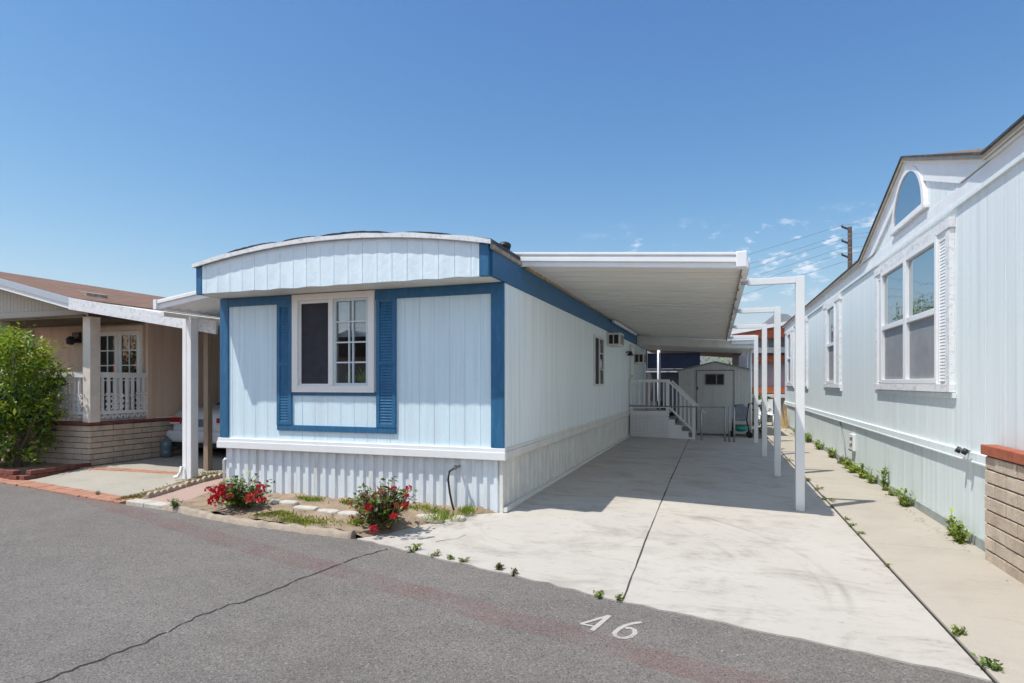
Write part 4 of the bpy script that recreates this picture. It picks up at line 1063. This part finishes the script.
# ------------------------------------------------------------------ parked car (rear towards us)
CX, CY = -9.86, 9.15; gz = .10
car = thing('parked_car', 'silver sedan parked tail-out under the neighbour carport', 'car', (CX, CY+2.3, gz))
def ring(y, hw, zb, zs, zt, ht):
    half = [(hw*.80, zb), (hw*.97, zb+.10), (hw, zb+.3*(zs-zb)), (hw*.985, zs-.06), (hw*.93, zs), (ht+(hw*.93-ht)*.5, zs+(zt-zs)*.55), (ht, zt-.04*(zt > zs+.1)), (ht*.6, zt)]
    return [(CX+x, y, gz+z) for x, z in half]+[(CX-x, y, gz+z) for x, z in half[::-1]]
secs = [(0, .66, .30, .62, .66, .62), (.06, .76, .25, .80, .86, .70), (.2, .80, .22, .88, .94, .72), (.6, .82, .20, .92, .98, .68), (.95, .84, .18, .93, 1.02, .66), (1.55, .85, .18, .93, 1.34, .56), (2.3, .86, .18, .92, 1.40, .57), (2.9, .86, .18, .92, 1.34, .56), (3.5, .85, .18, .90, 1.00, .64), (4.2, .82, .2, .82, .86, .6), (4.6, .70, .25, .68, .72, .5)]
b = MB(); rg = [[b.P(p) for p in ring(CY+y, *a)] for y, *a in secs]
for u, w in zip(rg, rg[1:]):
    for k in range(16): b.F((u[k], u[(k+1) % 16], w[(k+1) % 16], w[k]), 0, True)
b.F(rg[0][::-1]); b.F(rg[-1])
b.build('body', 'carpaint', car)
b = MB(); b.prism([(CX-.56, gz+1.01), (CX+.56, gz+1.01), (CX+.47, gz+1.30), (CX-.47, gz+1.30)], 'y', CY+1.0, CY+1.005)
b.v = [(x, CY+.93+(z-gz-1.0)*1.75+(.0 if k < 4 else .01), z+.012) for k, (x, y, z) in enumerate(b.v)]; b.build('rear_window', 'glass_dark', car)
for sx in (-1, 1):
    b = MB(); b.box(CX+sx*.72-.20+(0 if sx < 0 else .06) , CX+sx*.72+.14+(0 if sx < 0 else .06), CY-.02, CY+.18, gz+.66, gz+.80) if False else b.box(min(CX+sx*.46, CX+sx*.76), max(CX+sx*.46, CX+sx*.76), CY-.012, CY+.15, gz+.66, gz+.80)
    t_ = b.build('tail_light', 'taillight', car, .015)
    b = MB(); b.box(min(CX+sx*.48, CX+sx*.74), max(CX+sx*.48, CX+sx*.74), CY-.022, CY-.01, gz+.665, gz+.70); b.build('reversing_lamp', 'lens', t_)
b = MB(); b.box(CX-.15, CX+.15, CY-.02, CY+.02, gz+.62, gz+.77); b.build('licence_plate', 'plate', car, .005)
b = MB(); b.box(CX-.77, CX+.77, CY-.10, CY+.15, gz+.30, gz+.54); b.build('bumper', 'carpaint', car, .05)
b = MB(); b.box(CX-.70, CX+.70, CY-.06, CY+.15, gz+.20, gz+.30); b.build('bumper_valance', 'black', car, .02)
b = MB(); b.tube([(CX+.40, CY-.09, gz+.24), (CX+.40, CY+.3, gz+.24)], .03, 8); b.build('exhaust_pipe', 'grey', car)
for (sx, y) in ((-1, .85), (1, .85), (-1, 3.65), (1, 3.65)):
    b = MB(); b.tube([(CX+sx*.64, CY+y, gz+.305), (CX+sx*.83, CY+y, gz+.305)], .305, 22); w = b.build('wheel', 'rubber', car, .02)
    b = MB(); b.tube([(CX+sx*.82, CY+y, gz+.305), (CX+sx*.845, CY+y, gz+.305)], .20, 16); b.build('rim', 'galv', w)
def jug(x, y, label):
    b = MB(); z = lot_z(x, y)
    b.tube([(x, y, z), (x, y, z+.02), (x, y, z+.12), (x, y, z+.14), (x, y, z+.17), (x, y, z+.28), (x, y, z+.34), (x, y, z+.37), (x, y, z+.42)], [.08, .11, .11, .102, .11, .11, .08, .03, .03], 16); tag(b.build('water_jug', 'jug'), label, 'water jug')
jug(-10.52, 8.98, 'clear blue water jug standing by the block wall behind the silver car')
# scalloped edging along the strip
b0 = None; k = 0; y = 5.98
while y < 8.4:
    b = MB(); L = .30; n = 24; pts = []
    for q in range(n+1): pts.append((y+L*q/n, lot_z(-7.36, y)+.055+.035*abs(math.sin(q/n*math.pi*3))))
    b.prism([(y, lot_z(-7.36, y)-.06)]+[(y+L, lot_z(-7.36, y)-.06)]+pts[::-1], 'x', -7.385, -7.335)
    tag(b.build('scalloped_edging', 'edging', None, .005), 'tan scalloped edging piece in the row beside the pinkish path', 'edging', 'scalloped edging pieces along the path'); y += L+.006; k += 1
# white edging stones in the bed
for k, (x, y, L) in enumerate(((-5.30, 6.03, .30), (-4.98, 5.98, .26), (-4.68, 5.92, .34), (-4.30, 5.84, .30), (-3.98, 5.78, .28), (-3.06, 6.0, .34), (-2.78, 6.12, .2))):
    b = MB(); z = bed_z(x, y) - (.03 if k > 4 else 0)
    pts = [(x-L/2, y-.05), (x-L*.2, y-.07-uni(0, .02)), (x+L*.3, y-.08), (x+L/2, y-.06), (x+L*.47, y+.03), (x+L*.1, y+.05+uni(0, .03)), (x-L*.4, y+.04)]
    b.prism(pts, 'z', z-.06, z+.022+uni(-.008, .012))
    lab = ('white edging stone nearest the left flowering bush', 'pale edging stone second along from the left flowering bush', 'long white edging stone by the green weed patch', 'white edging stone centred beyond the weed patch', 'white edging stone partly behind the right flowering bush', 'long pale stone between the right flowering bush and hose', 'short pale stone at the foot of the hose')[k]
    tag(b.build('edging_stone', 'stone', None, .02), lab, 'stone', 'white stones edging the garden bed')
# ------------------------------------------------------------------ plants
def geranium(c, rx, ry, h, nst, flowers, label, reds):
    t = thing('flowering_bush', label, 'flower bush', c)
    st = MB(); lf = MB(); heads = []
    for k in range(nst):
        a = uni(0, 6.283); r = uni(.1, 1)**.7; hh = h*uni(.45, 1.)*(1-.35*r*r)
        base = Vector((c[0]+uni(-.08, .08), c[1]+uni(-.06, .06), c[2]-.01)); tip = Vector((c[0]+rx*r*math.cos(a), c[1]+ry*r*math.sin(a), c[2]+hh))
        mid = base.lerp(tip, .5)+Vector((uni(-.04, .04), uni(-.04, .04), -.02+.04*r)); st.tube([base, mid, tip], [.007, .005, .003], 5)
        heads.append(tip)
        for j in range(15):
            f = uni(.25, 1.02); p = base.lerp(tip, f)+Vector((random.gauss(0, .035), random.gauss(0, .035), random.gauss(0, .03)))
            d = Vector((uni(-1, 1), uni(-1, 1), uni(-.5, .7))); m = random.choices((0, 1, 2, 3, 4), reds)[0]
            lf.leaf(p, d, Vector((uni(-.5, .5), uni(-.5, .5), 1)), uni(.04, .075), uni(.035, .06), m)
    st.build('stem', 'stem', t); lf.build('foliage', ['leaf2', 'leaf3', 'leaf4', 'leaf5', 'leaf1'], t, recalc=False)
    for (x, y, z, r, mt) in flowers:
        b = MB()
        for k in range(46):
            v = Vector((random.gauss(0, 1), random.gauss(0, 1), random.gauss(.3, .8))).normalized()
            p = Vector((x, y, z))+v*r*uni(.45, .8); b.leaf(p, v+Vector((uni(-.7, .7), uni(-.7, .7), uni(-.4, .7))), v, r*uni(.5, .8), r*uni(.5, .75), 0)
        b.build('flower_head', mt, t, recalc=False)
        q = MB(); q.tube([(c[0]+(x-c[0])*.4, c[1]+(y-c[1])*.4, c[2]+.1), (x, y, z)], .004, 5); q.build('flower_stalk', 'stem', t)
def FL(y, lst): return [(x, y+dy, z, r, m) for x, dy, z, r, m in lst]
geranium((-5.55, 5.76, .09), .40, .26, .40, 52, [(-5.64, 5.5, .31, .06, 'petal'), (-5.56, 5.5, .34, .05, 'petal'), (-5.55, 5.46, .25, .065, 'petal'), (-5.65, 5.46, .20, .06, 'petal'), (-5.80, 5.52, .31, .038, 'petal'), (-5.14, 5.5, .26, .05, 'petal'), (-5.01, 5.52, .38, .05, 'petal'), (-5.05, 5.5, .32, .032, 'petal'), (-4.99, 5.5, .24, .048, 'petal'), (-5.42, 5.48, .26, .035, 'petal2'), (-5.44, 5.5, .38, .028, 'petal2')],
    'low geranium bush with large scarlet flower heads at the left of the bed', (30, 30, 22, 8, 10))
geranium((-3.36, 5.48, .06), .37, .22, .54, 84, [(-3.39, 5.25, .31, .042, 'petal'), (-3.09, 5.25, .25, .035, 'petal'), (-3.31, 5.23, .10, .042, 'petal'), (-2.95, 5.3, .53, .032, 'petal'), (-2.96, 5.28, .46, .025, 'petal'), (-2.98, 5.28, .36, .036, 'petal'), (-3.12, 5.3, .52, .028, 'petal'), (-3.27, 5.28, .48, .032, 'petal2'), (-3.61, 5.27, .2, .025, 'petal2'), (-3.63, 5.28, .33, .025, 'petal2'), (-3.06, 5.25, .37, .022, 'petal2')],
    'taller rust-tinged geranium bush with small red blooms at the driveway corner', (16, 22, 26, 26, 8))
def weed(x, y, z, h, w, label, grp, mats=('leaf1', 'leaf2', 'leaf4'), n=60, tall=False, cat='weed', name='weed_clump'):
    b = MB(); ns = max(3, int(n/9))
    for k in range(ns):
        a = uni(0, 6.283); r = uni(0, 1); tip = Vector((x+w*r*math.cos(a)*.6, y+w*r*math.sin(a), z+h*uni(.45, 1)*(1 if tall else (1-.4*r))))
        p0 = Vector((x+uni(-.02, .02), y+w*.35*uni(-1, 1), z-.02)); b.tube([p0, p0.lerp(tip, .6)+Vector((0, 0, .02)), tip], [.004, .003, .0015], 4, 1)
        for j in range(15):
            f = uni(.1, 1.); p = p0.lerp(tip, f)+Vector((uni(-.02, .02), uni(-.02, .02), 0)); d = Vector((uni(-1, 1), uni(-1, 1), uni(-.2, .9)))
            b.leaf(p, d, Vector((uni(-.4, .4), uni(-.4, .4), 1)), uni(.5, 1.)*min(.085, .02+h*.20), uni(.5, .9)*min(.045, .016+h*.10), random.choice((0, 0, 1, 2)))
    return tag(b.build(name, list(mats), None, recalc=False), label, cat, grp)
G1 = 'weeds along the foot of the right house'
for (x, y, h, w, n, lab) in ((2.28, 6.95, .28, .20, 110, 'sprawling weed touching the end of the brick wall'), (2.29, 7.25, .36, .16, 80, 'dusty upright weed next to the brick wall weed'), (2.27, 8.80, .34, .22, 110, 'spreading green weed alone on the sidewalk edge before the large window'),
    (2.29, 9.55, .20, .16, 60, 'small dark weed just beyond the lone spreading weed'), (2.30, 9.95, .60, .14, 60, 'tall thin seeding weed stalks against the skirt'), (2.29, 10.6, .30, .22, 90, 'leafy weed at the near end of the bright hedge of weeds'),
    (2.28, 11.15, .34, .30, 150, 'bright green weed clump below the loose outlet'), (2.28, 11.75, .34, .30, 150, 'thick yellow-green weed clump near the outlet box'), (2.28, 12.3, .32, .30, 150, 'leafy weed clump right under the outlet box'),
    (2.28, 13.0, .26, .26, 90, 'reddish green weed clump at the loose cable'), (2.28, 14.0, .40, .24, 110, 'rounded weed clump beyond the loose cable'), (2.28, 15.6, .40, .3, 110, 'weed clump beneath the second window'), (2.27, 17.4, .45, .4, 120, 'weed clump between second and third windows'), (2.2, 19.2, .5, .5, 130, 'farthest dense weed clump along the right house')):
    weed(x, y, .026, h*.72, w*.95, lab, G1, ('leaf1', 'leaf2', 'leaf4') if 'reddish' not in lab else ('leaf4', 'leaf2', 'leaf5'), n, 'tall' in lab)
G2 = 'small weeds in the driveway seams'
for (x, y, h, w, lab) in ((-2.72, 5.0, .10, .11, 'largest tuft at the corner where driveway meets asphalt'), (-2.46, 4.93, .06, .09, 'flat green tuft second from the flower bush on the driveway edge'), (-2.28, 4.87, .05, .05, 'tiny tuft between two larger tufts on the driveway edge'), (-2.13, 4.84, .06, .09, 'low green tuft midway along the left driveway edge'),
    (-1.76, 4.72, .09, .08, 'brown dried tuft on the driveway edge'), (-1.60, 4.66, .05, .06, 'thin tuft beside the brown dried tuft'), (-.83, 4.39, .06, .07, 'olive tuft just above the digit four'), (-.68, 4.35, .05, .05, 'small tuft at the near end of the driveway joint'),
    (1.41, 7.72, .06, .07, 'farthest of three small tufts on the sidewalk seam'), (1.41, 7.42, .06, .06, 'middle of three small tufts on the sidewalk seam'), (1.42, 7.02, .07, .10, 'nearest of three small tufts on the sidewalk seam'), (1.41, 5.9, .03, .04, 'tiny dark sprout alone on the sidewalk seam'), (1.42, 4.42, .10, .07, 'yellow-green sprout on the sidewalk seam near the road'), (1.43, 3.96, .14, .09, 'deep green weed at the seam corner beside the road')):
    weed(x, y, .012, h*.7, w, lab, G2, ('leaf4', 'leaf5', 'drygrass') if 'brown' in lab else (('leaf2', 'leaf3', 'leaf2') if 'deep' in lab else ('leaf2', 'leaf4', 'leaf1')), 70 if h > .07 else 45)
for k, (y, lab) in enumerate(((8.9, 'tuft at the post shadow on the carport seam'), (9.7, 'low seam tuft between first and second carport posts'), (10.6, 'yellowish seam tuft near the second carport post'), (11.8, 'seam tuft beyond the second carport post'), (13.2, 'seam tuft by the third carport post'), (15.2, 'distant seam tuft before the last carport post'))):
    weed(1.40, y, .016, .07, .22, lab, 'seam tufts beside the carport', ('drygrass', 'leaf4', 'leaf1'), 60)
def grass_patch(name, spots, n, h, mats, kind='stuff'):
    b = MB()
    for (x, y, rx, ry, zf) in spots:
        for k in range(n):
            p = Vector((random.gauss(x, rx), random.gauss(y, ry), 0)); p.z = zf(p.x, p.y)-.01
            b.leaf(p, Vector((uni(-.8, .8), uni(-.8, .8), 1)), Vector((uni(-1, 1), uni(-1, 1), .1)), h*uni(.4, 1.2), .014, random.choice(range(len(mats))))
    return b.build(name, list(mats), None, recalc=False, kind='stuff')
grass_patch('bed_grass', [(-4.55, 5.50, .25, .07, bed_z), (-4.3, 5.45, .16, .06, bed_z), (-4.85, 5.6, .12, .05, bed_z)], 520, .05, ('grass', 'drygrass', 'leaf1'))
grass_patch('bed_grass', [(-4.9, 6.25, .10, .03, bed_z), (-4.25, 6.2, .06, .03, bed_z), (-2.9, 5.95, .08, .10, bed_z), (-2.75, 6.3, .05, .05, bed_z), (-3.7, 5.55, .06, .05, bed_z), (-3.2, 6.2, .15, .06, bed_z)], 170, .08, ('grass', 'leaf1', 'leaf2'))
grass_patch('strip_grass', [(-7.6, 6.3, .06, .25, lot_z), (-7.6, 6.9, .07, .25, lot_z), (-7.75, 7.5, .2, .12, lot_z), (-7.5, 7.7, .12, .12, lot_z), (-7.65, 5.95, .05, .1, lot_z)], 330, .055, ('drygrass', 'grass', 'drygrass'))
weed(-6.38, 5.58, .05, .14, .13, 'small leafy weed at the left curb end by the path slab', None, ('leaf2', 'leaf3', 'leaf4'), 80)
weed(-8.3, 5.98, .03, .05, .12, 'dry tuft on the brick ribbon joint of the neighbour driveway', None, ('drygrass', 'leaf4', 'leaf4'), 40)
def litter():
    b = MB()
    for k in range(260):
        a = random.choice(((-2.7, 6.0, 1.4, .25), (2.2, 8., .1, 2.), (-4.5, 5.5, 1., .2)))
        p = Vector((random.gauss(a[0], a[2]*.4), random.gauss(a[1], a[3]*.6), 0)); p.z = .03 if p.x > 1.4 else bed_z(p.x, p.y)+.01
        if 1.4 < p.x < 2.33 or (-6 < p.x < -3.1 and 5.3 < p.y < 6.4): b.leaf(p, Vector((uni(-1, 1), uni(-1, 1), .1)), Vector((0, 0, 1)), uni(.015, .035), .012, 0)
    b.build('leaf_litter', 'drygrass', None, recalc=False, kind='stuff')
litter()

# ------------------------------------------------------------------ behind the shed
b = MB(); b.tube([(-2.0, 22, 0), (-2.0, 22, 3.0)], .055, 10); b.bar((-2.7, 22, 2.02), (-1.0, 22.6, 2.02), .06, .05); tag(b.build('white_metal_post', 'white'), 'sunlit white post with cross rail behind the porch', 'post')
rc = thing('rear_carport', 'brown timber carport with dark blue tarp side beyond the shed', 'carport', (-1.5, 25.5, 0))
b = MB(); b.prism([(-2.9, 3.02), (.9, 2.72), (.9, 2.80), (-2.9, 3.12)], 'y', 23.6, 28.5); b.build('roof', 'brown', rc)
b = MB(); b.box(-2.62, -.62, 24.0, 24.03, 2.17, 2.78); b.build('tarp', 'navy', rc)
for (xa, xb) in ((.55, .78), (-2.75, -2.64)):
    b = MB(); b.box(xa, xb, 23.9, 24.1, 0, 2.72 if xa > 0 else 3.0); b.build('support_post', 'mortar', rc)
b = MB(); b.prism([(-3.0, 2.15), (-2.66, 2.15), (-2.70, 2.75), (-2.9, 2.75)], 'y', 24.2, 24.22); b.build('side_panel', 'greywall', rc)
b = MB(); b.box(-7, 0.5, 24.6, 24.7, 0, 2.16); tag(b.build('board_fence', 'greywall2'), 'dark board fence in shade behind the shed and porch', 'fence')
b = MB(); b.box(-2.6, -2.1, 21.6, 22.2, 0, .6); b.box(-2.05, -1.75, 21.7, 22.2, 0, .95); b.box(-1.6, -1.45, 21.6, 21.8, 0, .8); tag(b.build('storage_bins', 'black', None, .03), 'dark storage bins behind the porch railing', 'bin')
rr = thing('rear_house', 'grey house with orange fascia and cream balcony band beyond the carport posts', 'house', (2.4, 28, 0))
b = MB(FY(26)); b.panel(grooves(.83, 6, .2, .01, .008), 0, 3.95, .1); b.build('wall', 'greywall', rr)
b = MB(); b.box(.83, 6, 26.1, 33, 0, 3.6); b.build('side_wall', 'greywall', rr)
b = MB(); b.prism([(.55, 3.55), (6., 4.40), (6., 4.55), (.55, 3.68)], 'y', 25.2, 33); b.build('roof', 'white', rr)
b = MB(); b.prism([(.60, 3.38), (6., 3.42), (6., 4.38), (.60, 3.54)], 'y', 25.45, 25.5); b.build('orange_fascia', 'orange', rr)
b = MB(); b.box(1.3, 6, 25.55, 25.95, 2.80, 3.02); b.build('balcony_band', 'cream', rr)
b = MB(); b.box(1.35, 6, 25.7, 25.95, 2.44, 2.70); b.build('timber_band', 'orange', rr)
b = MB(); b.box(1.0, 6, 25.6, 25.95, 1.20, 1.44); b.build('lower_fascia', 'orange', rr)
b = MB(); b.box(.9, 6, 25.5, 25.95, 1.02, 1.16); b.build('white_ledge', 'white', rr)
for x in (1.55, 2.25): 
    b = MB(); b.box(x-.25, x+.25, 25.94, 25.99, 3.05, 3.36); b.build('window', 'screen_grey', rr)
b = MB(); b.box(.72, .83, 25.98, 26.1, 0, 3.6); b.build('corner_board', 'cream', rr)
for k, (x, dx) in enumerate(((2.12, -.12), (2.2, -.22))):
    pass
b = MB(); b.bar((2.2, 22.6, .03), (1.95, 23.0, 1.15), .14, .03); b.bar((2.27, 22.9, .03), (2.05, 23.2, 1.0), .12, .03); b.bar((2.3, 22.4, .03), (2.22, 22.5, .85), .12, .03); tag(b.build('leaning_planks', 'tanwood'), 'tan planks leaning by the far corner of the right house', 'planks')
wb = thing('white_patio_chair', 'white patio chair seen between carport posts before the grey house', 'chair', (1.7, 23.4, 0))
b = MB(); b.box(1.45, 1.95, 23.2, 23.7, .42, .46); b.build('seat', 'white', wb, .01)
b = MB(); b.box(1.45, 1.95, 23.68, 23.72, .46, 1.0); b.build('backrest', 'white', wb, .01)
for x in (1.47, 1.93):
    for y in (23.22, 23.68): b = MB(); b.tube([(x, y, 0), (x, y, .42)], .022, 6); b.build('leg', 'white', wb)
def tree(c, rad, h, label, name='bushy_tree', ncl=60, L=.3, grp=None, nl=24):
    t = thing(name, label, 'tree', (c[0], c[1], 0), grp)
    b = MB(); b.tube([(c[0], c[1], -.1), (c[0]+.05, c[1], c[2]*.5), (c[0], c[1], c[2])], [h*.035, h*.028, h*.01], 8)
    for k in range(6): a = k*1.05; b.tube([(c[0], c[1], c[2]*.55+.1*k), (c[0]+rad[0]*.6*math.cos(a), c[1]+rad[1]*.6*math.sin(a), c[2]+rad[2]*.2)], [h*.015, h*.004], 6)
    b.build('trunk', 'bark', t)
    b = MB(); crown(b, c, rad, ncl, nl, L, (0, 1, 1, 2), rad[0]*.16); b.build('crown', ['leaf1', 'leaf2', 'leaf3'], t, recalc=False)
tree((1.45, 22.1, .75), (.28, .4, .65), 1.3, 'dark green garden bush between the carport posts and right house', 'garden_bush', 26, .10)
tree((.2, 44, 2.1), (3.2, 2.5, .95), 3.2, 'sunlit yellow-green tree seen in the gap above the shed roof', 'bushy_tree', 70, .30)
tree((-13, 62, 5.6), (3.4, 3, 3.0), 9, 'tall tree far behind the home, mirrored in the right house window', 'bushy_tree', 110, .45)
# utility pole with cross arms and wires
up = thing('utility_pole', 'dark wooden utility pole with side brackets above the right house roof', 'utility pole', (8.45, 45, 0))
b = MB(); b.tube([(8.50, 45, -.1), (8.45, 45, 12.1)], [.19, .13], 10); b.build('pole_shaft', 'polewood', up)
for z in (12.05, 11.1, 10.15):
    b = MB(); b.bar((8.45, 45, z-.12), (7.95, 44.9, z+.10), .10, .10); b.build('bracket', 'polewood', up)
    b = MB(); b.tube([(7.96, 44.9, z+.10), (7.96, 44.9, z+.25)], .05, 6); b.build('insulator', 'grey', up)
for k, z in enumerate((12.25, 11.6, 11.3, 10.7, 10.35, 9.75)):
    a = Vector((7.96, 44.9, z)); e = Vector((-60, 95, z-.6-1.1*k)); pts = []
    for q in range(41): t_ = q/40; p = a.lerp(e, t_); p.z -= 4*2.2*t_*(1-t_); pts.append(p)
    b = MB(); b.tube(pts, .014, 4, 0, False); a2 = Vector((38, 30, z-.3)); pts = []
    for q in range(21): t_ = q/20; p = a.lerp(a2, t_); p.z -= 4*.6*t_*(1-t_); pts.append(p)
    b.tube(pts, .014, 4, 0, False); b.build('wire', 'grey', up)
# across the road, behind the camera: what the window panes mirror
def street_house(x0, x1, y0, y1, h, label, mw, mr):
    t = thing('street_house', label, 'house', ((x0+x1)/2, (y0+y1)/2, 0), 'homes across the road')
    b = MB(); b.box(x0, x1, y1, y0, 0, h); b.build('wall', mw, t)
    b = MB(); b.prism([(x0-.4, h-.1), (x1+.4, h-.1), ((x0+x1)/2, h+1.2)], 'y', y1-.4, y0+.4); b.build('roof', mr, t)
    for k in range(2):
        xc = x0+(x1-x0)*(.28+.44*k); b = MB(); b.box(xc-.6, xc+.6, y0, y0+.05, 1.3, 2.4); w_ = b.build('window', 'white', t); b = MB(); b.box(xc-.52, xc+.52, y0+.05, y0+.06, 1.38, 2.32); b.build('pane', 'glass_dark', w_)
street_house(-21, -13, -12, -24, 3.0, 'tan home across the road behind the camera, left of the others', 'beige', 'shingle')
street_house(-9, -1, -13, -26, 3.0, 'grey home across the road behind the camera, middle one', 'greywall2', 'shingle')
street_house(4, 12, -12, -24, 3.0, 'brown home across the road behind the camera, right of the others', 'brown', 'tar')
tree((-11, -13, 3.0), (1.9, 1.9, 2.0), 5, 'tree across the road between the tan and grey homes', 'bushy_tree', 60, .3)
tree((1.5, -13, 3.0), (1.8, 1.8, 2.0), 5, 'tree across the road between the grey and brown homes', 'bushy_tree', 60, .3)
tree((-46, -18, 4.2), (4.5, 4., 3.4), 7, 'wide tree far down the road on the left, behind the camera', 'bushy_tree', 70, .5)
def pebbles():
    b = MB()
    for k in range(150):
        x = uni(-7, 2.6); e = edge_y(x); y = e - abs(random.gauss(0, .35)) - .03 if random.random() < .7 else uni(1.5, 5.5)
        if y > e-.02: continue
        q = uni(.003, .008); b.ball((x, y, q*.3-.004), q, 0, 5, (1.2, 1, .7), .2)
    b.build('loose_grit', 'galv2', None, kind='stuff')
pebbles()
# far mountains
b = MB(); nx, ny = 90, 14; T = []
from mathutils import noise as mn
for r_ in range(ny+1):
    row = []
    for c_ in range(nx+1):
        x = -2600+5600*c_/nx; y = 2900+1500*r_/ny
        rr_ = math.sin(math.pi*min(1, r_/ny*1.0))
        pk = 290+70*math.exp(-((x-330)/420)**2)+40*math.exp(-((x+900)/500)**2)
        z = pk*rr_**.8*(1+.30*mn.noise((x/420, y/380, 1.3))+.16*mn.noise((x/140, y/150, 4.))) - 6
        row.append(b.P((x, y, z)))
    T.append(row)
for u, w in zip(T, T[1:]):
    for k in range(nx): b.F((u[k], u[k+1], w[k+1], w[k]), 0, True)
structure(b, 'mountains', pmat('scrub_mountain', (.10, .095, .07), .95, .3, .01, (.17, .15, .11), .5, .02))
HAZE = True
if HAZE:
    b = MB(); b.box(-7100, 7100, -450, 7100, -2.5, 520)
    m, nt, out = nodes('pale_air')
    v = N(nt, 'ShaderNodeVolumePrincipled'); v.inputs['Color'].default_value = (.80, .88, 1, 1); v.inputs['Density'].default_value = .0002; v.inputs['Anisotropy'].default_value = .2
    nt.links.new(v.outputs[0], out.inputs['Volume']); b.build('haze', m, None, kind='stuff')

# ------------------------------------------------------------------ sky, sun, camera
sv = Vector((-.335, -.31, 1)).normalized()
el = math.asin(sv.z); az = math.atan2(sv.x, sv.y)
w = bpy.data.worlds.new('World'); scene.world = w; w.use_nodes = True
nt = w.node_tree; nt.nodes.clear()
SKD, SKG, SKM, FILL_CLD = .30, (2.4, 1.45, .9), (2.5, 2.25, 2.5), (3.9, 4.75, 5.9)
out = nt.nodes.new('ShaderNodeOutputWorld'); bg = nt.nodes.new('ShaderNodeBackground')
sky = nt.nodes.new('ShaderNodeTexSky'); sky.sky_type = 'NISHITA'; sky.sun_disc = False
sky.sun_elevation = el; sky.sun_rotation = az; sky.air_density = 1.0; sky.dust_density = .1; sky.ozone_density = 2.2; sky.altitude = 300
bg.inputs['Strength'].default_value = .13
# deepen the blue, then clouds: small puffs low to the north, brighter unseen cloud bank added to the south (behind the camera) as shadow fill
dv = mixc(nt, 1., sky.outputs[0], (SKD, SKD, SKD), 'MULTIPLY')
sc_ = nt.nodes.new('ShaderNodeSeparateColor'); nt.links.new(dv, sc_.inputs[0]); cc_ = nt.nodes.new('ShaderNodeCombineColor')
for q in range(3):
    pw = nt.nodes.new('ShaderNodeMath'); pw.operation = 'POWER'; nt.links.new(sc_.outputs[q], pw.inputs[0]); pw.inputs[1].default_value = SKG[q]
    nt.links.new(pw.outputs[0], cc_.inputs[q])
skyc = mixc(nt, 1., cc_.outputs[0], SKM, 'MULTIPLY')
tc = nt.nodes.new('ShaderNodeTexCoord'); sx = nt.nodes.new('ShaderNodeSeparateXYZ'); nt.links.new(tc.outputs['Generated'], sx.inputs[0])
def cloud(scale, st, lo, hi, k, rough=.6):
    mp = nt.nodes.new('ShaderNodeMapping'); mp.inputs['Scale'].default_value = st; nt.links.new(tc.outputs['Generated'], mp.inputs[0])
    return ramp(nt, noise(nt, mp.outputs[0], scale, 8, rough), [(lo, 0.), (hi, k)]).outputs[0]
def mul(a, b):
    m_ = nt.nodes.new('ShaderNodeMath'); m_.operation = 'MULTIPLY'; nt.links.new(a, m_.inputs[0]); nt.links.new(b, m_.inputs[1]); return m_.outputs[0]
def remap(src, a, b):
    m_ = nt.nodes.new('ShaderNodeMapRange'); m_.inputs[1].default_value = a; m_.inputs[2].default_value = b; m_.interpolation_type = 'SMOOTHSTEP'; nt.links.new(src, m_.inputs[0]); return m_.outputs[0]
n_mask = mul(mul(remap(sx.outputs['Y'], .3, .7), mul(remap(sx.outputs['X'], -.24, -.12), remap(sx.outputs['X'], .30, .2))), mul(remap(sx.outputs['Z'], .06, .12), remap(sx.outputs['Z'], .27, .20)))
c1 = mul(cloud(27, (1, 1, 2.4), .56, .68, .8), n_mask)
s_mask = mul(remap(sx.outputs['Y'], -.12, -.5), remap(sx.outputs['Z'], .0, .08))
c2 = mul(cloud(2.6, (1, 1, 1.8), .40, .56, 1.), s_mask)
a_ = mixc(nt, c2, skyc, FILL_CLD); a_ = mixc(nt, c1, a_, (6.0, 6.2, 6.6))
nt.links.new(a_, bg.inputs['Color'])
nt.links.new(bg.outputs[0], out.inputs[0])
sl = bpy.data.lights.new('sun', 'SUN'); sl.energy = 3.2; sl.angle = R(.55); sl.color = (1, .95, .86)
so = bpy.data.objects.new('sun', sl); COL.objects.link(so); so.rotation_euler = sv.to_track_quat('Z', 'Y').to_euler(); so.location = (0, 0, 30)
cam = bpy.data.cameras.new('camera'); cam.sensor_width = 36; cam.lens = 590/1024*36; cam.shift_y = (383-341.5)/1024
cam.clip_end = 30000; cam.clip_start = .05
co = bpy.data.objects.new('camera', cam); COL.objects.link(co); co.location = (0, 0, 1.6); co.rotation_euler = (R(90), 0, math.atan2(205, 590)); scene.camera = co
vs = scene.view_settings; scene.display_settings.display_device = 'sRGB'
vs.view_transform = 'Standard'; vs.look = 'None'; vs.exposure = .76; vs.gamma = 1; vs.use_curve_mapping = False
scene.cycles.max_bounces = 8; scene.cycles.diffuse_bounces = 4; scene.cycles.volume_bounces = 0
scene.cycles.use_denoising = True
